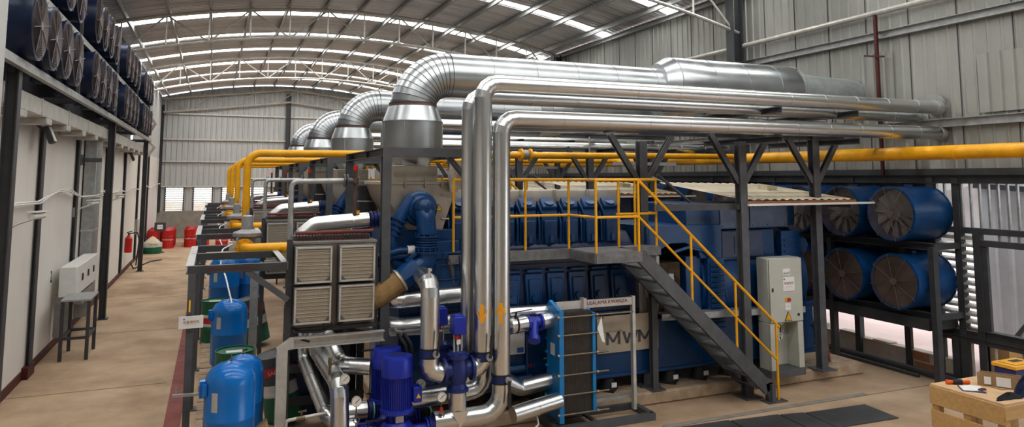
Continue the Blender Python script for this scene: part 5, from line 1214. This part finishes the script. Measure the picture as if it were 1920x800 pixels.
b=B(); b.box(X0+.0,X1,YA,YB_,T-.02,T); part('top',b,'woodtop',t)
for z0,z1 in ((.64,.86),(.36,.57),(.08,.29)):
    b=B(); b.box(X0-.02,X0,YA,YB_,z0,z1); part('side_plank',b,'wood',t,.004)
b=B(); b.box(X0-.02,X1,YA-.02,YA,.70,.86); part('side_plank',b,'wood',t,.004)
b=B(); b.box(X0,X1,YB_,YB_+.02,.64,.86); part('side_plank',b,'wood',t,.004)
for x in (X0+.05,X1-.05,(X0+X1)/2):
    for y in (YA+.05,YB_-.05,(YA+YB_)/2): b=B(); b.box(x-.045,x+.045,y-.045,y+.045,0,T-.02); part('post',b,'wood',t)
t=thing('tool_box',(9.95,6.25,T),'navy plastic toolbox with a yellow lid on the wooden crate','toolbox')
b=B(); b.box(9.62,10.08,6.1,6.38,T,T+.15); part('body',b,'navybox',t,.012)
b=B(); b.box(9.60,10.1,6.08,6.40,T+.15,T+.2); b.box(9.66,10.04,6.12,6.36,T+.2,T+.215); l=part('lid',b,'yellid',t,.012)
b=B(); b.box(9.76,9.94,6.2,6.28,T+.215,T+.22); part('lid_label',b,'steel',l)
b=B(); b.cbox((9.86,6.08,T+.15),(.06,.02,.05)); part('latch',b,'steel',l)
b=B(); b.box(9.84,9.95,6.09,6.1,T+.03,T+.11); part('yellow_sticker',b,'warn',t)
t=thing('cardboard_carton',(9.2,6.05,T),'open brown cardboard carton with white stickers on the wooden crate','box')
b=B(); c=[(9.05,6.24),(9.12,6.28),(9.36,5.88),(9.29,5.84)]
b.prism([(9.05,6.22,T),(9.06,6.222,T),(9.30,5.86,T),(9.29,5.85,T)],(0,0,.16)); b.prism([(9.15,6.26,T),(9.16,6.265,T),(9.40,5.90,T),(9.39,5.89,T)],(0,0,.16)); b.prism([(9.05,6.22,T),(9.15,6.26,T),(9.155,6.25,T),(9.055,6.21,T)],(0,0,.15)); b.prism([(9.29,5.85,T),(9.39,5.89,T),(9.395,5.88,T),(9.295,5.84,T)],(0,0,.13)); b.box(9.1,9.3,5.95,6.15,T,T+.01); part('body',b,'card',t)
b=B(); b.prism([(9.085,6.155,T+.03),(9.125,6.095,T+.03),(9.125,6.095,T+.12),(9.085,6.155,T+.12)],(-.008,-.006,0)); b.prism([(9.155,6.05,T+.02),(9.24,5.925,T+.02),(9.24,5.925,T+.13),(9.155,6.05,T+.13)],(-.008,-.006,0)); part('sticker',b,'label',t)
t=thing('notebook',(8.78,6.1,T),'open white papers on a dark notebook near the crate edge','paper')
b=B(); b.prism([(8.62,6.12,T),(8.78,6.3,T),(8.98,6.14,T),(8.8,5.94,T)],(0,0,.006)); part('cover',b,'navybox',t)
b=B(); b.prism([(8.64,6.12,T+.006),(8.77,6.27,T+.006),(8.86,6.2,T+.02),(8.72,6.05,T+.006)],(0,0,.006)); b.prism([(8.72,6.05,T+.008),(8.86,6.2,T+.02),(8.97,6.14,T+.012),(8.84,5.97,T+.01)],(0,0,.006)); part('page',b,'label',t)
b=B(); b.sph((8.84,6.02,T+.02),.05,14,8,(1.3,.7,.35)); tag(part('cloth_glove',b,'reddark'),'small dark red bundle lying on the papers','glove')
t=thing('multimeter',(8.8,6.36,T),'orange handled tool lying behind the papers on the crate','tool')
b=B(); b.tube([(8.72,6.4,T+.03),(8.8,6.36,T+.03)],[.028,.022],12); b.tube([(8.88,6.32,T+.03),(8.98,6.28,T+.03)],[.02,.026],12); part('grip',b,'orange',t)
b=B(); b.tube([(8.79,6.365,T+.03),(8.89,6.315,T+.03)],.034,10); part('body',b,'black',t)
def cloth(name,c,rx,ry,h,mt,lab,seed):
    random.seed(seed); b=B(); n,m=26,9; vs=[(c[0],c[1],T+h)]
    for j in range(1,m+1):
        for i in range(n):
            an=2*PI*i/n; f=j/m; w=1+.22*math.sin(3*an+seed)+.12*math.sin(7*an+j)
            z=T+.006+h*(1-f**1.6)*(1+.35*math.sin(5*an+j*.9))+ (0 if j<m else -.004)
            vs.append((c[0]+rx*f*w*math.cos(an),c[1]+ry*f*w*math.sin(an),max(T+.002,z)))
    fs=[(0,1+i,1+(i+1)%n) for i in range(n)]
    for j in range(m-1):
        for i in range(n): fs.append((1+j*n+i,1+(j+1)*n+i,1+(j+1)*n+(i+1)%n,1+j*n+(i+1)%n))
    b.add(vs,fs,True); return tag(part(name,b,mt),lab,'cloth','cloths on the crate')
cloth('blue_jacket',(9.2,5.72),.17,.10,.17,'navy','crumpled navy blue jacket piled on the crate corner',2)
cloth('black_rag',(8.86,5.72),.2,.075,.05,'blackcloth','flat black rag lying in front of the navy jacket',4)
# wooden boxes outside behind the rail, and outdoor bits
t=thing('wooden_box',(12.9,8.3,0),'brown wooden box with white paper on top, behind the barred railing','box')
b=B(); b.box(12.5,13.1,8.0,8.5,-.02,.62); part('body',b,'wood',t,.01)
b=B(); b.prism([(12.55,8.05,.62),(13.0,8.1,.62),(12.95,8.45,.66),(12.5,8.4,.66)],(0,0,.05)); part('paper',b,'label',t)
b=B(); b.box(12.6,13.4,7.1,7.6,-.02,.55); tag(part('wooden_box',b,'wood',None,.01),'second wooden box outside further along the railing','box')
t=thing('outdoor_post',(13.2,13.6,-.02),'dark steel post with a round concrete foot on the paving outside','post')
b=B(); b.hbeam((13.2,13.4,-.02),(13.2,13.4,3.2),.28,.28,.02,up=(0,1,0)); part('shaft',b,'steel2',t)
b=B(); b.lathe((13.2,13.4,-.02),(0,0,1),[(0,.75),(.06,.7),(.1,.55)],24); part('foot',b,'concrete',t)
b=B(); b.tube(arc_path([(9.95,9.75,.9),(10.15,9.7,.75),(10.22,9.68,.25)],.12,5),.025,8); tag(part('orange_hose',b,mat('orange_brown_hose',(.25,.08,.03),.6)),'short orange brown hose curving down beside the rack column','hose')

# ================================================================== COPIES FOR THE FURTHER BAYS
for (src,lab,ks) in TODO:
    first=True
    for k in ks:
        if first and (k==0 or src in SKIP0):
            if src in SKIP0:
                src.location.y+=BAY*k; src['label']=lab.format(n=NTH[k]); base=k
            else: base=0
            first=False; continue
        c=copy_tree(src); c.location.y+=BAY*(k-base); c['label']=lab.format(n=NTH[k]) if '{n}' in lab else lab
        for ch in c.children:
            if ch.name.startswith('number'):
                b=B(); b.text(str(k+1),.2,(-.2,9.335,1.98),(1,0,0),(0,0,1),.003); me=bpy.data.meshes.new('number'); me.from_pydata([(p[0]+.2,p[1]-9.4,p[2]) for p in b.v],[],b.f); me.materials.append(M['warn']); ch.data=me
# ================================================================== LIGHT, WORLD, CAMERA
w=bpy.data.worlds.new('sky'); S.world=w; w.use_nodes=True
bg=w.node_tree.nodes['Background']; bg.inputs['Color'].default_value=(.92,.96,1,1); bg.inputs['Strength'].default_value=3.2
def area(name,loc,rot,sx,sy,e,col=(1,.98,.95)):
    l=bpy.data.lights.new(name,'AREA'); l.shape='RECTANGLE'; l.size=sx; l.size_y=sy; l.energy=e; l.color=col
    o=bpy.data.objects.new(name,l); COL.objects.link(o); o.location=loc; o.rotation_euler=rot; return o
area('added_fill_light',(5.5,1.2,8.3),(math.radians(42),0,math.radians(-8)),8,1.2,110)  # fill light added for the camera-facing surfaces; no lamp hangs there
ca=bpy.data.cameras.new('camera'); co=bpy.data.objects.new('camera',ca); COL.objects.link(co)
co.location=(0,0,3.5); ca.sensor_width=36; ca.lens=36*1320/1920; ca.shift_y=-197/1920; ca.clip_start=.05; ca.clip_end=200
co.rotation_euler=(math.radians(90+5.6246),0,math.radians(-22.8895))
S.camera=co
S.view_settings.view_transform='Standard'; S.view_settings.look='None'; S.view_settings.exposure=0.22; S.view_settings.gamma=0.90
